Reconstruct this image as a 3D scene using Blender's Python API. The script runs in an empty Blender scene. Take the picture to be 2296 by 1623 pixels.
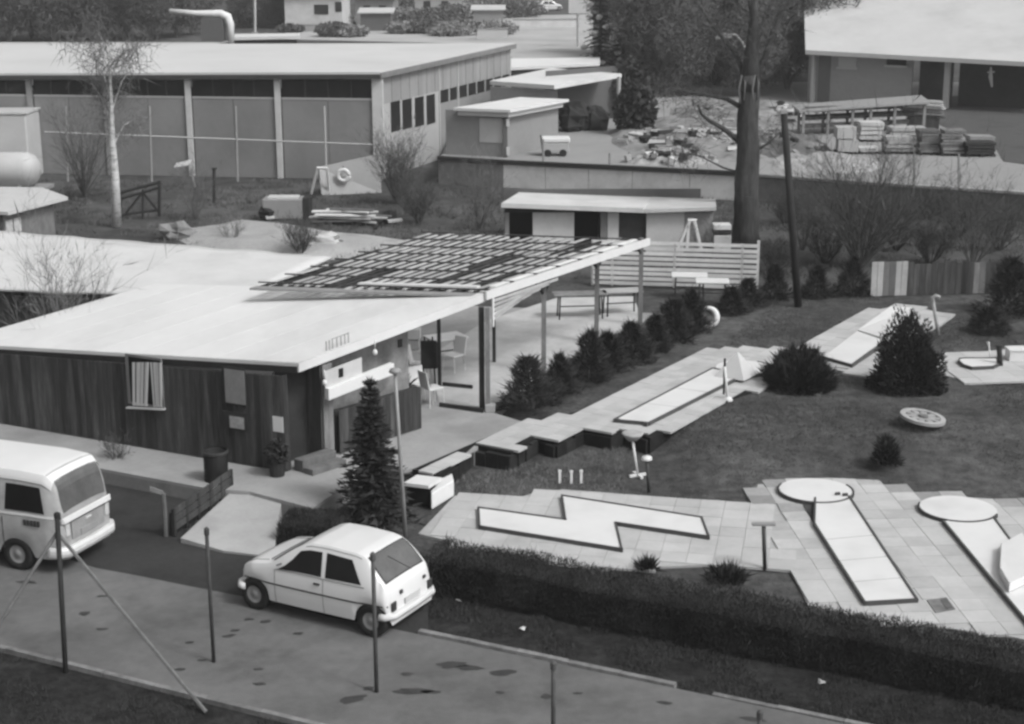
import bpy, bmesh, math, random
from mathutils import Vector, Matrix, noise
R = random.Random(7)
PI = math.pi
scene = bpy.context.scene
COL = scene.collection
# ---------------------------------------------------------------- camera
FPX, PITCH, ROLL, CAMH = 3600.0, math.radians(14.95), math.radians(0.2), 11.3   # focal length for a 2296 px wide picture
cam_data = bpy.data.cameras.new('camera')
cam_data.sensor_width = 36.0
cam_data.lens = 36.0 * FPX / 2296.0
cam_data.clip_start = 0.5
cam_data.clip_end = 3000
cam = bpy.data.objects.new('camera', cam_data)
COL.objects.link(cam)
_c, _s = math.cos(PITCH), math.sin(PITCH)
_fw = Vector((0, _c, -_s)); _dn = Vector((0, -_s, -_c)); _rt = Vector((1, 0, 0))
CR = math.cos(ROLL) * _rt + math.sin(ROLL) * _dn
CD = -math.sin(ROLL) * _rt + math.cos(ROLL) * _dn
cam.matrix_world = Matrix(((CR.x, -CD.x, -_fw.x, 0), (CR.y, -CD.y, -_fw.y, 0), (CR.z, -CD.z, -_fw.z, CAMH), (0, 0, 0, 1)))
scene.camera = cam
# ---------------------------------------------------------------- light: a bright, thinly clouded day, panchromatic
SUN_EL, SUN_AZ = math.radians(48), math.radians(126)      # azimuth clockwise from +Y (towards the right of the picture)
w = bpy.data.worlds.new('World'); scene.world = w; w.use_nodes = True
nt = w.node_tree; nt.nodes.clear()
sky = nt.nodes.new('ShaderNodeTexSky'); sky.sky_type = 'NISHITA'; sky.sun_disc = False
sky.sun_elevation = SUN_EL; sky.sun_rotation = SUN_AZ
sky.air_density = 1.0; sky.dust_density = 6.0; sky.ozone_density = 1.0; sky.altitude = 300
bw = nt.nodes.new('ShaderNodeRGBToBW')
bg = nt.nodes.new('ShaderNodeBackground'); bg.inputs['Strength'].default_value = 0.15
wo = nt.nodes.new('ShaderNodeOutputWorld')
nt.links.new(sky.outputs['Color'], bw.inputs[0]); nt.links.new(bw.outputs[0], bg.inputs['Color']); nt.links.new(bg.outputs[0], wo.inputs['Surface'])
sd = bpy.data.lights.new('sun', 'SUN'); sd.energy = 1.35; sd.angle = math.radians(12); sd.color = (1, 1, 1)
sun = bpy.data.objects.new('sun', sd); COL.objects.link(sun)
_sv = Vector((math.sin(SUN_AZ) * math.cos(SUN_EL), math.cos(SUN_AZ) * math.cos(SUN_EL), math.sin(SUN_EL)))
sun.rotation_euler = _sv.to_track_quat('Z', 'Y').to_euler(); sun.location = (0, 0, 60)
scene.view_settings.view_transform = 'Standard'; scene.view_settings.look = 'None'
scene.view_settings.gamma = 1.0; scene.view_settings.use_curve_mapping = False
scene.view_settings.exposure = 0.30
scene.render.engine = 'CYCLES'
scene.cycles.filter_width = 2.7          # the soft lens of an old print

# ---------------------------------------------------------------- surveying helpers: from a sight line to a point in the place
def ray(px, py):
    return (px - 1148.0) * CR + (py - 811.5) * CD + FPX * _fw
def gp(px, py, z=0.0):
    v = ray(px, py); t = (z - CAMH) / v.z
    return Vector((0, 0, CAMH)) + t * v
def vp(px, py, Y):
    v = ray(px, py); return Vector((0, 0, CAMH)) + (Y / v.y) * v
def sst(a, b, x):
    t = min(1, max(0, (x - a) / (b - a))); return t * t * (3 - 2 * t)
ZU = 0.35        # level of the terrace, the pavilion and the far lawn
ZY = 1.4         # level of the builder's yard behind
# ---------------------------------------------------------------- mesh helpers
class MB:
    def __init__(s): s.v = []; s.f = []
    def add(s, vs, fs):
        o = len(s.v); s.v += [tuple(v) for v in vs]; s.f += [tuple(i + o for i in f) for f in fs]; return s
    def obox(s, o, a, b, c):
        o, a, b, c = Vector(o), Vector(a), Vector(b), Vector(c)
        return s.add([o, o + a, o + a + b, o + b, o + c, o + a + c, o + a + b + c, o + b + c],
              [(0, 3, 2, 1), (4, 5, 6, 7), (0, 1, 5, 4), (1, 2, 6, 5), (2, 3, 7, 6), (3, 0, 4, 7)])
    def box(s, c, d, rz=0.0, tilt=0.0):
        M = Matrix.Rotation(rz, 3, 'Z') @ Matrix.Rotation(tilt, 3, 'X')
        a, b, e = M @ Vector((d[0], 0, 0)), M @ Vector((0, d[1], 0)), M @ Vector((0, 0, d[2]))
        return s.obox(Vector(c) - (a + b + e) / 2, a, b, e)
    def prism(s, poly, z0, z1):
        n = len(poly); ar = sum(poly[i][0] * poly[(i + 1) % n][1] - poly[(i + 1) % n][0] * poly[i][1] for i in range(n))
        if ar < 0: poly = poly[::-1]
        f0 = z0 if callable(z0) else (lambda x, y: z0); f1 = z1 if callable(z1) else (lambda x, y: z1)
        vs = [(p[0], p[1], f0(p[0], p[1])) for p in poly] + [(p[0], p[1], f1(p[0], p[1])) for p in poly]
        return s.add(vs, [tuple(range(n - 1, -1, -1)), tuple(range(n, 2 * n))] + [(i, (i + 1) % n, n + (i + 1) % n, n + i) for i in range(n)])
    def slab(s, top, t):                      # a sheet through 3-D corner points, thickness t downwards
        n = len(top); vs = [tuple(p) for p in top] + [(p[0], p[1], p[2] - t) for p in top]
        return s.add(vs, [tuple(range(n)), tuple(range(2 * n - 1, n - 1, -1))] + [(i, n + i, n + (i + 1) % n, (i + 1) % n) for i in range(n)])
    def tube(s, pts, rs, n=6, cap=True):
        pts = [Vector(p) for p in pts]
        if not hasattr(rs, '__len__'): rs = [rs] * len(pts)
        vs = []; fs = []
        d = (pts[1] - pts[0]).normalized(); up = Vector((0, 0, 1)) if abs(d.z) < .9 else Vector((1, 0, 0))
        u = d.cross(up).normalized()
        for i, p in enumerate(pts):
            d = (pts[min(i + 1, len(pts) - 1)] - pts[max(i - 1, 0)])
            if d.length < 1e-9: d = Vector((0, 0, 1))
            d.normalize(); u = (u - d * u.dot(d))
            if u.length < 1e-6: u = d.orthogonal()
            u.normalize(); v = d.cross(u)
            for k in range(n):
                a = 2 * PI * k / n; vs.append(p + (u * math.cos(a) + v * math.sin(a)) * rs[i])
        for i in range(len(pts) - 1):
            for k in range(n): fs.append((i * n + k, i * n + (k + 1) % n, (i + 1) * n + (k + 1) % n, (i + 1) * n + k))
        if cap: fs += [tuple(range(n - 1, -1, -1)), tuple(range((len(pts) - 1) * n, len(pts) * n))]
        return s.add(vs, fs)
    def lathe(s, prof, c=(0, 0, 0), n=16):
        vs = []; fs = []; m = len(prof)
        for k in range(n):
            a = 2 * PI * k / n
            for r, z in prof: vs.append((c[0] + r * math.cos(a), c[1] + r * math.sin(a), c[2] + z))
        for k in range(n):
            for j in range(m - 1): fs.append((k * m + j, ((k + 1) % n) * m + j, ((k + 1) % n) * m + j + 1, k * m + j + 1))
        return s.add(vs, fs)
    def blob(s, c, r, seed=0, rough=.25, n=10, m=7):
        rx, ry, rz = r if hasattr(r, '__len__') else (r, r, r)
        vs = []; fs = []
        for j in range(m + 1):
            th = PI * j / m
            for k in range(n):
                a = 2 * PI * k / n; d = Vector((math.sin(th) * math.cos(a), math.sin(th) * math.sin(a), math.cos(th)))
                q = 1 + rough * noise.noise(d * 1.7 + Vector((seed * 3.1, seed, 0)))
                vs.append((c[0] + d.x * rx * q, c[1] + d.y * ry * q, c[2] + d.z * rz * q))
        for j in range(m):
            for k in range(n): fs.append((j * n + k, (j + 1) * n + k, (j + 1) * n + (k + 1) % n, j * n + (k + 1) % n))
        return s.add(vs, fs)
    def build(s, name, mat, parent=None, smooth=False, bevel=0.0, local=False, recalc=True):
        me = bpy.data.meshes.new(name)
        off = Vector((0, 0, 0))
        if parent is not None and not local:
            p = parent
            while p is not None: off += p.location; p = p.parent
        me.from_pydata([(v[0] - off.x, v[1] - off.y, v[2] - off.z) for v in s.v], [], s.f)
        if recalc:
            bm = bmesh.new(); bm.from_mesh(me); bmesh.ops.recalc_face_normals(bm, faces=bm.faces); bm.to_mesh(me); bm.free()
        me.materials.append(mat)
        if smooth: me.shade_smooth()
        o = bpy.data.objects.new(name, me); COL.objects.link(o)
        if parent is not None: o.parent = parent
        if bevel:
            b = o.modifiers.new('bevel', 'BEVEL'); b.width = bevel; b.segments = 2; b.limit_method = 'ANGLE'
        return o
def thing(name, label, cat, loc=(0, 0, 0), rz=0.0, group=None):
    o = bpy.data.objects.new(name, None); o.empty_display_size = .3; COL.objects.link(o)
    o.location = loc; o.rotation_euler = (0, 0, rz); o['label'] = label; o['category'] = cat; o['kind'] = 'thing'
    if group: o['group'] = group
    return o
def tag(o, label, cat, group=None):
    o['label'] = label; o['category'] = cat; o['kind'] = 'thing'
    if group: o['group'] = group
    return o
def struct(o): o['kind'] = 'structure'; return o
def dup(root, loc=None, rz=None, sc=None, label=None, group=None):
    def cp(o, par):
        c = o.copy(); COL.objects.link(c); c.parent = par
        for ch in list(o.children): cp(ch, c)
        return c
    r = cp(root, None)
    if loc is not None: r.location = loc
    if rz is not None: r.rotation_euler = (0, 0, rz)
    if sc is not None: r.scale = sc if hasattr(sc, '__len__') else (sc, sc, sc)
    if label: r['label'] = label
    if group: r['group'] = group
    return r
def inst(me, name, loc, parent, rz=0.0, sc=None, rot=None):        # one more piece that shares a mesh
    o = bpy.data.objects.new(name, me); COL.objects.link(o); o.parent = parent
    o.location = loc; o.rotation_euler = rot or (0, 0, rz)
    if sc is not None: o.scale = sc
    return o
def centred(mb_, bevel_mat, name):
    me = bpy.data.meshes.new(name); me.from_pydata(mb_.v, [], mb_.f); me.materials.append(bevel_mat); return me
def inpoly(x, y, poly):
    c = False; n = len(poly); j = n - 1
    for i in range(n):
        if (poly[i][1] > y) != (poly[j][1] > y) and x < (poly[j][0] - poly[i][0]) * (y - poly[i][1]) / (poly[j][1] - poly[i][1]) + poly[i][0]: c = not c
        j = i
    return c
# ---------------------------------------------------------------- materials (the print is monochrome: every surface is a grey)
MATS = {}
def mat(name, v, rough=.85, var=.2, scale=2.0, bump=.15, bscale=30.0, spec=.25, rnd=0.0, stretch=(1, 1, 1), dirt=0.0, dscale=.6, metal=0.0, coat=0.0, dirtv=None, wave=None):
    if name in MATS: return MATS[name]
    m = bpy.data.materials.new(name); m.use_nodes = True; n = m.node_tree; L = n.links.new
    b = n.nodes['Principled BSDF']; b.inputs['Roughness'].default_value = rough
    b.inputs['Specular IOR Level'].default_value = spec; b.inputs['Metallic'].default_value = metal
    if coat: b.inputs['Coat Weight'].default_value = coat; b.inputs['Coat Roughness'].default_value = .08
    geo = n.nodes.new('ShaderNodeNewGeometry'); mp = n.nodes.new('ShaderNodeMapping'); mp.inputs['Scale'].default_value = stretch
    L(geo.outputs['Position'], mp.inputs['Vector'])
    def nz(sc, det=5, ro=.6):
        t = n.nodes.new('ShaderNodeTexNoise'); t.inputs['Scale'].default_value = sc; t.inputs['Detail'].default_value = det; t.inputs['Roughness'].default_value = ro
        L(mp.outputs[0], t.inputs['Vector']); return t.outputs['Fac']
    def rng(x, a, b_, c, d):
        r = n.nodes.new('ShaderNodeMapRange'); L(x, r.inputs['Value'])
        for i, q in zip((1, 2, 3, 4), (a, b_, c, d)): r.inputs[i].default_value = q
        return r.outputs[0]
    def mul(x, y):
        r = n.nodes.new('ShaderNodeMath'); r.operation = 'MULTIPLY'; L(x, r.inputs[0])
        if hasattr(y, 'is_linked') or not isinstance(y, (int, float)): L(y, r.inputs[1])
        else: r.inputs[1].default_value = y
        return r.outputs[0]
    val = rng(nz(scale), .25, .75, v * (1 - var), v * (1 + var))
    val = mul(val, rng(nz(scale * 9, 3), .2, .8, 1 - var * .5, 1 + var * .5))
    if rnd:
        oi = n.nodes.new('ShaderNodeObjectInfo'); val = mul(val, rng(oi.outputs['Random'], 0, 1, 1 - rnd, 1 + rnd))
    if dirt:
        val = mul(val, rng(nz(dscale, 7, .65), .5, .68, 1, 1 - dirt))
    L(val, b.inputs['Base Color'])
    if bump:
        bp = n.nodes.new('ShaderNodeBump'); bp.inputs['Strength'].default_value = bump; bp.inputs['Distance'].default_value = .02
        h = nz(bscale, 4)
        L(h, bp.inputs['Height']); L(bp.outputs[0], b.inputs['Normal'])
    MATS[name] = m; return m
grass = mat('lawn_grass', .072, .95, .38, .9, .9, 26, .1, dirt=.28, dscale=.35)
verge = mat('verge_grass', .036, .95, .45, 1.6, .9, 26, .1, dirt=.4, dscale=.8)
soil = mat('soil', .05, .95, .5, 2.2, .8, 18, .1)
asphalt = mat('worn_asphalt', .128, .9, .26, .5, .5, 45, .25, dirt=.26, dscale=.7)
dark_asph = mat('dark_gravel', .036, .95, .3, .8, .5, 45, .2, dirt=.25)
stain_m = mat('oil_stain', .045, .6, .3, 4, .05)
kerb_m = mat('kerb_stone', .19, .9, .35, 3, .4, 40, rnd=.2, dirt=.4, dscale=2)
conc = mat('terrace_concrete', .29, .9, .14, 1.2, .15, 50, dirt=.22, dscale=.45)
conc_dk = mat('old_concrete', .22, .9, .25, 1.2, .3, 40, dirt=.3)
pave_m = mat('paving_slab', .43, .9, .1, 1.5, .15, 50, rnd=.09, dirt=.15)
pave_edge = mat('crazy_paving', .34, .9, .2, 1.5, .2, 50, rnd=.3)
joint_m = mat('sand_joint', .36, .95, .2, 2, .3, 50)
lane_m = mat('lane_white', .63, .6, .05, .8, .05, 60, .3, dirt=.12, dscale=.9)
frame_m = mat('lane_edge_iron', .06, .6, .25, 6, .1, 40, .4)
roofw = mat('roof_white', .62, .85, .06, .5, .08, 30, .2, rnd=.03, dirt=.13, dscale=.35, stretch=(1, .5, 1))
roofw2 = mat('roof_tarpaulin', .56, .8, .08, .7, .1, 6, .2, dirt=.12, dscale=.6)
roofg = mat('roof_grey', .50, .85, .1, .6, .1, 30, .2, dirt=.2)
hallroof = mat('hall_roof', .53, .85, .06, .4, .05, 20, .2, dirt=.12, dscale=.2)
wood_dk = mat('dark_stained_wood', .047, .85, .5, 1.2, .3, 25, .2, rnd=.32, stretch=(5, 5, .45), dirt=-1.1, dscale=.9)
wood_mid = mat('weathered_wood', .16, .9, .35, 1.5, .3, 25, .2, rnd=.25, stretch=(3, 3, 1))
wood_lt = mat('pale_wood', .40, .85, .2, 1.5, .2, 25, .2, rnd=.2)
wood_wh = mat('white_painted_wood', .62, .7, .12, 2, .1, 25, .3, rnd=.12)
post_dk = mat('creosoted_post', .03, .85, .3, 3, .3, 25, .2)
white = mat('white_paint', .64, .5, .06, 2, .04, 40, .35)
offwhite = mat('offwhite_render', .5, .9, .12, .8, .1, 30, .2, dirt=.15)
cloth = mat('curtain_cloth', .48, .9, .18, 3, .1, 20, stretch=(8, 8, .4))
glass_dk = mat('dark_glass', .010, .18, .2, 1, 0, 1, .18)
glass_re = mat('rear_glass', .10, .1, .25, 3, 0, 1, .8)
interior = mat('dark_interior', .01, .95, .3, 2, 0)
metal_g = mat('grey_metal', .26, .5, .15, 4, .05, 30, .4)
metal_d = mat('dark_metal', .04, .55, .3, 5, .05, 30, .4)
chrome = mat('pale_bumper', .60, .35, .1, 5, 0, 1, .5)
car_w = mat('car_white_paint', .66, .3, .03, 2, 0, 1, .5, coat=.5)
bus_w = mat('bus_white_paint', .66, .4, .03, 2, 0, 1, .5, coat=.2)
bus_g = mat('bus_grey_paint', .33, .45, .15, 2, 0, 1, .4, coat=.1, dirt=.3, dscale=1.6)
rubber = mat('tyre_rubber', .018, .8, .2, 8, .1)
hub_m = mat('wheel_disc', .22, .4, .15, 8, 0, 1, .5)
hallwall = mat('hall_wall_panel', .215, .9, .1, .5, .1, 12, .2, rnd=.06, dirt=.12, dscale=.3)
hallglass = mat('hall_dark_glazing', .014, .3, .5, 1.5, 0, 1, .4, rnd=.3)
gable_m = mat('gable_cladding', .26, .85, .1, .6, .05, 20, .2, rnd=.07)
plaster = mat('grey_plaster', .25, .9, .12, .6, .1, 15, .2, dirt=.15)
plaster_l = mat('light_plaster', .38, .9, .1, .6, .1, 15, .2, dirt=.12)
plaster_d = mat('dark_plaster', .11, .9, .15, .6, .1, 15, .2, dirt=.2)
yard_m = mat('yard_gravel', .27, .95, .14, .3, .4, 12, .1, dirt=.15, dscale=.15)
farfield = mat('far_field', .105, .95, .35, .12, .4, 5, .1, dirt=.4, dscale=.05)
pale_lot = mat('pale_gravel_lot', .40, .95, .12, .15, .2, 5, .1, dirt=.2, dscale=.1)
needle = mat('spruce_needles', .040, .9, .5, 6, 0, 1, .15)
needle2 = mat('juniper_needles', .030, .9, .5, 6, 0, 1, .15)
hedge_m = mat('hedge_twigs', .037, .9, .6, 1.6, 0, 1, .12)
twig_m = mat('bare_twigs', .085, .9, .35, 3, 0, 1, .1)
twig_lt = mat('pale_twigs', .20, .9, .3, 3, 0, 1, .1)
bark = mat('bark', .062, .95, .5, 3, 1.0, 9, .1, stretch=(3, 3, .6))
birch_m = mat('birch_bark', .52, .85, .2, 2, .2, 14, .2, dirt=.65, dscale=5, stretch=(.6, .6, 2))
wood_far = mat('far_trees', .115, .95, .4, .6, 0, 1, .05)
snow_m = mat('snow_clump', .7, .8, .08, 3, .1, 20)
straw = mat('dry_stalks', .20, .95, .4, 4, 0, 1, .1)
sand = mat('sand_heap', .34, .95, .3, 1.2, .9, 5, .1, dirt=.2)
rubble = mat('rubble', .22, .95, .4, 1.5, .9, 5, .1, dirt=.3)
# ================================================================ THE SETTING
def gh(x, y):
    yc = 38 - 4.5 * sst(2.2, 4.6, x)
    h = ZU * sst(yc - 2.3, yc + 2.3, y)
    h += (ZY - ZU) * sst(92, 112, y)
    return h
def ground_mat():
    """lawn, rough verge, bare soil and far fields, blended by where they grow"""
    m = bpy.data.materials.new('ground_cover'); m.use_nodes = True; n = m.node_tree; L = n.links.new; b = n.nodes['Principled BSDF']
    b.inputs['Roughness'].default_value = .95; b.inputs['Specular IOR Level'].default_value = .08
    geo = n.nodes.new('ShaderNodeNewGeometry'); sep = n.nodes.new('ShaderNodeSeparateXYZ'); L(geo.outputs['Position'], sep.inputs[0])
    def nz(sc, det=6, ro=.62):
        t = n.nodes.new('ShaderNodeTexNoise'); t.inputs['Scale'].default_value = sc; t.inputs['Detail'].default_value = det; t.inputs['Roughness'].default_value = ro; L(geo.outputs['Position'], t.inputs['Vector']); return t.outputs['Fac']
    def mth(op, x, y):
        r = n.nodes.new('ShaderNodeMath'); r.operation = op
        for i, q in enumerate((x, y)):
            if isinstance(q, (int, float)): r.inputs[i].default_value = q
            else: L(q, r.inputs[i])
        return r.outputs[0]
    def rng(x, a, b_, c, d):
        r = n.nodes.new('ShaderNodeMapRange'); r.interpolation_type = 'SMOOTHSTEP'; L(x, r.inputs['Value'])
        for i, q in zip((1, 2, 3, 4), (a, b_, c, d)): r.inputs[i].default_value = q
        return r.outputs[0]
    def mix(f, x, y):
        r = n.nodes.new('ShaderNodeMix'); r.data_type = 'FLOAT'; L(f, r.inputs['Factor'])
        for i, q in ((2, x), (3, y)):
            if isinstance(q, (int, float)): r.inputs[i].default_value = q
            else: L(q, r.inputs[i])
        return r.outputs[0]
    X, Y = sep.outputs[0], sep.outputs[1]; wob = mth('MULTIPLY', mth('SUBTRACT', nz(.5), .5), 5.0)
    bdist = mth('ADD', mth('MULTIPLY', mth('ADD', X, 4.65), .442), mth('MULTIPLY', mth('ADD', Y, -22.43), .897))
    lawn = mth('MULTIPLY', rng(nz(.45), .3, .7, .050, .098), rng(nz(3, 7, .7), .25, .75, .55, 1.45))
    verge_ = mth('MULTIPLY', rng(nz(.9), .3, .7, .017, .036), rng(nz(7, 5), .25, .75, .6, 1.4))
    soil_ = mth('MULTIPLY', rng(nz(1.2), .3, .7, .04, .085), rng(nz(9, 5), .25, .75, .6, 1.4))
    far_ = mth('MULTIPLY', rng(nz(.12), .3, .7, .05, .10), rng(nz(1.2, 6), .25, .75, .65, 1.35))
    v = mix(rng(mth('ADD', X, mth('MULTIPLY', wob, .3)), 1.6, 3.6, 0, 1), soil_, lawn)
    v = mix(rng(mth('ADD', Y, wob), 50.5, 54, 0, 1), v, far_)
    lf = mth('MULTIPLY', rng(mth('ADD', X, wob), -5, -3, 1, 0), rng(Y, 42, 44, 0, 1)); v = mix(lf, v, far_)
    v = mix(rng(mth('ADD', bdist, mth('MULTIPLY', wob, .12)), 5.6, 6.4, 1, 0), v, verge_)
    L(v, b.inputs['Base Color'])
    bp = n.nodes.new('ShaderNodeBump'); bp.inputs['Strength'].default_value = .9; bp.inputs['Distance'].default_value = .04; L(nz(14, 5), bp.inputs['Height']); L(bp.outputs[0], b.inputs['Normal'])
    return m
def make_ground():
    xs = [-1500, -700, -300, -150, -90, -60, -45, -36] + [-30 + .75 * i for i in range(101)] + [50, 60, 80, 120, 200, 400, 800, 1500]
    ys = [-300, -80, -20, 4, 10] + [14 + .75 * i for i in range(76)] + [73, 76, 80, 84, 88, 92, 96, 100, 104, 108, 112, 120, 140, 170, 210, 270, 360, 500, 800, 1300, 2200]
    vs = []; fs = []
    for y in ys:
        for x in xs:
            z = gh(x, y) + (.05 * noise.noise(Vector((x * .35, y * .35, 0))) - .03 if 14 < y < 75 and -30 < x < 46 else -.02)
            vs.append((x, y, z))
    n = len(xs)
    for j in range(len(ys) - 1):
        for i in range(n - 1): fs.append((j * n + i, j * n + i + 1, (j + 1) * n + i + 1, (j + 1) * n + i))
    return struct(MB().add(vs, fs).build('ground', ground_mat(), recalc=False, smooth=True))
ground = make_ground()
# ---- the lane of worn asphalt, its kerbs and its oil stains
RO, RU, RN = Vector((-4.65, 22.43, 0)), Vector((.897, -.442, 0)), Vector((.442, .897, 0))
def rp(a, b, z=0.0): p = RO + RU * a + RN * b; return Vector((p.x, p.y, z))
road = MB(); ea = []; eb = []
for i in range(61):
    a = -30 + i
    j = .10 * noise.noise(Vector((a * .9, 3.3, 0))) + (.16 * noise.noise(Vector((a * 1.9, 8.3, 0))) if a < 1 else 0)
    ea.append(rp(a, -.02, .03)); eb.append(rp(a, 3.36 + (j if a < 1 else 0), .03))
road.add(ea + eb, [(i, i + 1, 61 + i + 1, 61 + i) for i in range(60)])
road = struct(road.build('road', asphalt))
apron = MB(); ap = [gp(*q, .022) for q in [(-260, 1280), (-260, 1130), (40, 1130), (250, 1060), (455, 1100), (405, 1205), (600, 1240), (700, 1220), (960, 1310), (960, 1440), (560, 1400), (480, 1362), (200, 1320)]]
struct(apron.add(ap, [tuple(range(len(ap)))]).build('parking_apron', dark_asph))
def stain(px, py, rx, ry, seed, rz=0.0):
    c = gp(px, py, .036); vs = [(c.x, c.y, .036)]; n = 14
    for k in range(n):
        a = 2 * PI * k / n; q = 1 + .55 * noise.noise(Vector((math.cos(a) * 1.4 + seed * 5, math.sin(a) * 1.4, seed)))
        x, y = rx * q * math.cos(a), ry * q * math.sin(a)
        vs.append((c.x + x * math.cos(rz) - y * math.sin(rz), c.y + x * math.sin(rz) + y * math.cos(rz), .036))
    MB().add(vs, [(0, 1 + k, 1 + (k + 1) % n) for k in range(n)]).build('oil_stain', stain_m, road, recalc=False)
for i, q in enumerate([(1015, 1490, .26, .12, .1), (1052, 1497, .2, .09, -.1), (1125, 1507, .2, .11, .2), (925, 1549, .26, .11, 0), (965, 1551, .16, .06, 0), (790, 1568, .24, .1, .5),
        (825, 1543, .1, .06, .4), (912, 1511, .1, .06, 0), (512, 1425, .11, .06, .3), (527, 1413, .08, .05, .4), (558, 1388, .09, .05, .1), (595, 1393, .1, .07, .2), (668, 1420, .1, .05, .1),
        (1122, 1552, .08, .05, 0), (1225, 1561, .08, .08, 0), (1297, 1554, .07, .04, 0), (580, 1500, .08, .05, 0), (582, 1533, .1, .05, 0), (60, 1305, .2, .06, -.2), (230, 1336, .12, .05, 0),
        (190, 1375, .1, .08, .5), (228, 1410, .1, .05, 0), (425, 1440, .08, .05, 0), (405, 1500, .09, .05, 0), (452, 1480, .07, .04, 0), (1690, 1612, .2, .06, -.3), (1490, 1575, .12, .05, -.3)]):
    stain(q[0], q[1], q[2], q[3], i + 1, q[4])
def kerb(name, a0, a1, b, wd, h, n):
    root = thing(name, 'x', 'kerb', rp((a0 + a1) / 2, b)); L = (a1 - a0) / n
    me = centred(MB().box((0, 0, 0), (L - .012, wd, h + .1)), kerb_m, 'kerb_stone')
    for i in range(n):
        p = rp(a0 + (i + .5) * L, b, (h - .1) / 2 + R.uniform(-.008, .008)) - root.location
        inst(me, 'kerb_stone', p, root, math.atan2(RU.y, RU.x) + R.uniform(-.01, .01))
    return root
k = kerb('kerb', -14, 9, -.06, .10, .05, 23); tag(k, 'pale kerb line between the road and the dark verge in front', 'kerb')
k = kerb('kerb', 1.75, 6.3, 3.43, .11, .08, 5); tag(k, 'pale kerb behind the hatchback running right along the grass strip', 'kerb')
k = kerb('kerb', 6.9, 11, 3.43, .10, .05, 4); tag(k, 'short broken kerb at the bottom edge right of the gap', 'kerb')
# ---- paved paths: laid slab by slab
def pave(name, poly, z, size, ang, bed_m=None, zf=None, edge=None, thick=.05, gap=.007):
    zf = zf or (lambda x, y: z)
    bed = MB(); n = len(poly)
    root = struct(bed.prism(poly, lambda x, y: zf(x, y) - .52, lambda x, y: zf(x, y) - .024).build(name, bed_m or joint_m))
    ca, sa = math.cos(ang), math.sin(ang); cx = sum(p[0] for p in poly) / n; cy = sum(p[1] for p in poly) / n
    me = centred(MB().box((0, 0, -thick / 2), (size - gap, size - gap, thick)), pave_m, 'paving_slab')
    me2 = centred(MB().box((0, 0, -thick / 2), (size - gap, size - gap, thick)), pave_edge, 'paving_slab')
    N = int(22 / size); cells = []
    for i in range(-N, N + 1):
        for j in range(-N, N + 1):
            x = cx + (i * ca - j * sa) * size; y = cy + (i * sa + j * ca) * size
            if inpoly(x, y, poly): cells.append((x, y, i, j))
    S = {(c[2], c[3]) for c in cells}
    cells.sort(key=lambda c: c[0] ** 2 + c[1] ** 2)
    for x, y, i, j in cells[:300]:
        e = edge and any((i + a, j + b) not in S for a, b in ((1, 0), (-1, 0), (0, 1), (0, -1))) and edge(x, y)
        inst(me2 if e else me, 'paving_slab', (x, y, zf(x, y) + R.uniform(-.004, .004)), root, ang + (R.uniform(-.05, .05) if e else R.uniform(-.006, .006)))
    return root
def P2(pts, z): return [tuple(gp(*q, z)[:2]) for q in pts]
zig_poly = P2([(938, 1197), (1020, 1112), (1138, 1124), (1196, 1106), (1262, 1098), (1500, 1116), (1640, 1136), (1712, 1130), (1748, 1230), (1775, 1282), (1620, 1266), (1345, 1276), (1150, 1240), (1000, 1212)], 0)
pave('lightning_lane_path', zig_poly, .035, .5, math.atan2(-.2, 1))
la0, la1 = gp(1945, 1350), gp(1795, 1125); LA = (la1 - la0).to_2d().normalized(); LAang = math.atan2(LA.y, LA.x)
round_poly = P2([(1722, 1130), (1690, 1118), (1700, 1085), (1765, 1058), (1860, 1054), (1925, 1072), (1990, 1093), (2080, 1110), (2265, 1122), (2420, 1135), (2460, 1470), (2265, 1428), (1960, 1388), (1812, 1358), (1752, 1230)], 0)
pave('round_end_lane_path', round_poly, .035, .5, LAang, edge=lambda x, y: y > 29.5)
# terrace: dark retaining base, pale concrete top
ter_px = [(-260, 975), (100, 1027), (300, 1064), (462, 1094), (560, 1102), (700, 1139), (790, 1078), (862, 1046), (906, 1053)]
ter = P2(ter_px, ZU) + P2([(1000, 1040), (1100, 985), (1180, 948), (1096, 922), (1222, 842), (1342, 762), (1440, 722)], ZU) + [(4.2, 46.6), (-3, 48), (-9, 43), (-16, 41), (-16, 38.5)]
struct(MB().prism(ter, -.3, ZU - .07).build('terrace_base', conc_dk))
struct(MB().prism([(p[0], p[1]) for p in ter], ZU - .066, ZU).build('terrace', conc))
# pale gravel floor of the beer garden beside and under the pergola
bg_poly = P2([(985, 905), (1095, 915), (1222, 838), (1342, 758), (1440, 718), (1420, 665), (1250, 668), (1090, 720), (960, 800)], ZU)
struct(MB().prism(bg_poly, ZU - .02, ZU + .012).build('gravel_floor', mat('pale_gravel', .46, .95, .16, 1.5, .4, 30, .1, dirt=.12)))
lc_dir = (gp(1620, 835, ZU) - gp(1415, 945, ZU)).to_2d(); LCang = math.atan2(lc_dir.y, lc_dir.x)
lc_poly = P2([(925, 1050), (985, 1064), (1064, 996), (1146, 1012), (1203, 974), (1245, 986), (1308, 957), (1372, 968), (1400, 960), (1458, 980), (1640, 892), (1770, 848), (1858, 822), (1762, 776), (1592, 782), (1330, 912), (1150, 953)], ZU + .03)
stone_m = mat('dark_rockery', .022, .95, .4, 3, .5, 12, .1, rnd=.4)
pave('long_lane_path', lc_poly, ZU + .035, .37, LCang, bed_m=stone_m, gap=.003)
struct(MB().prism([(p[0] * .999, p[1] + .06) for p in lc_poly], -.15, ZU - .27).build('rockery_base', soil))
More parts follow.
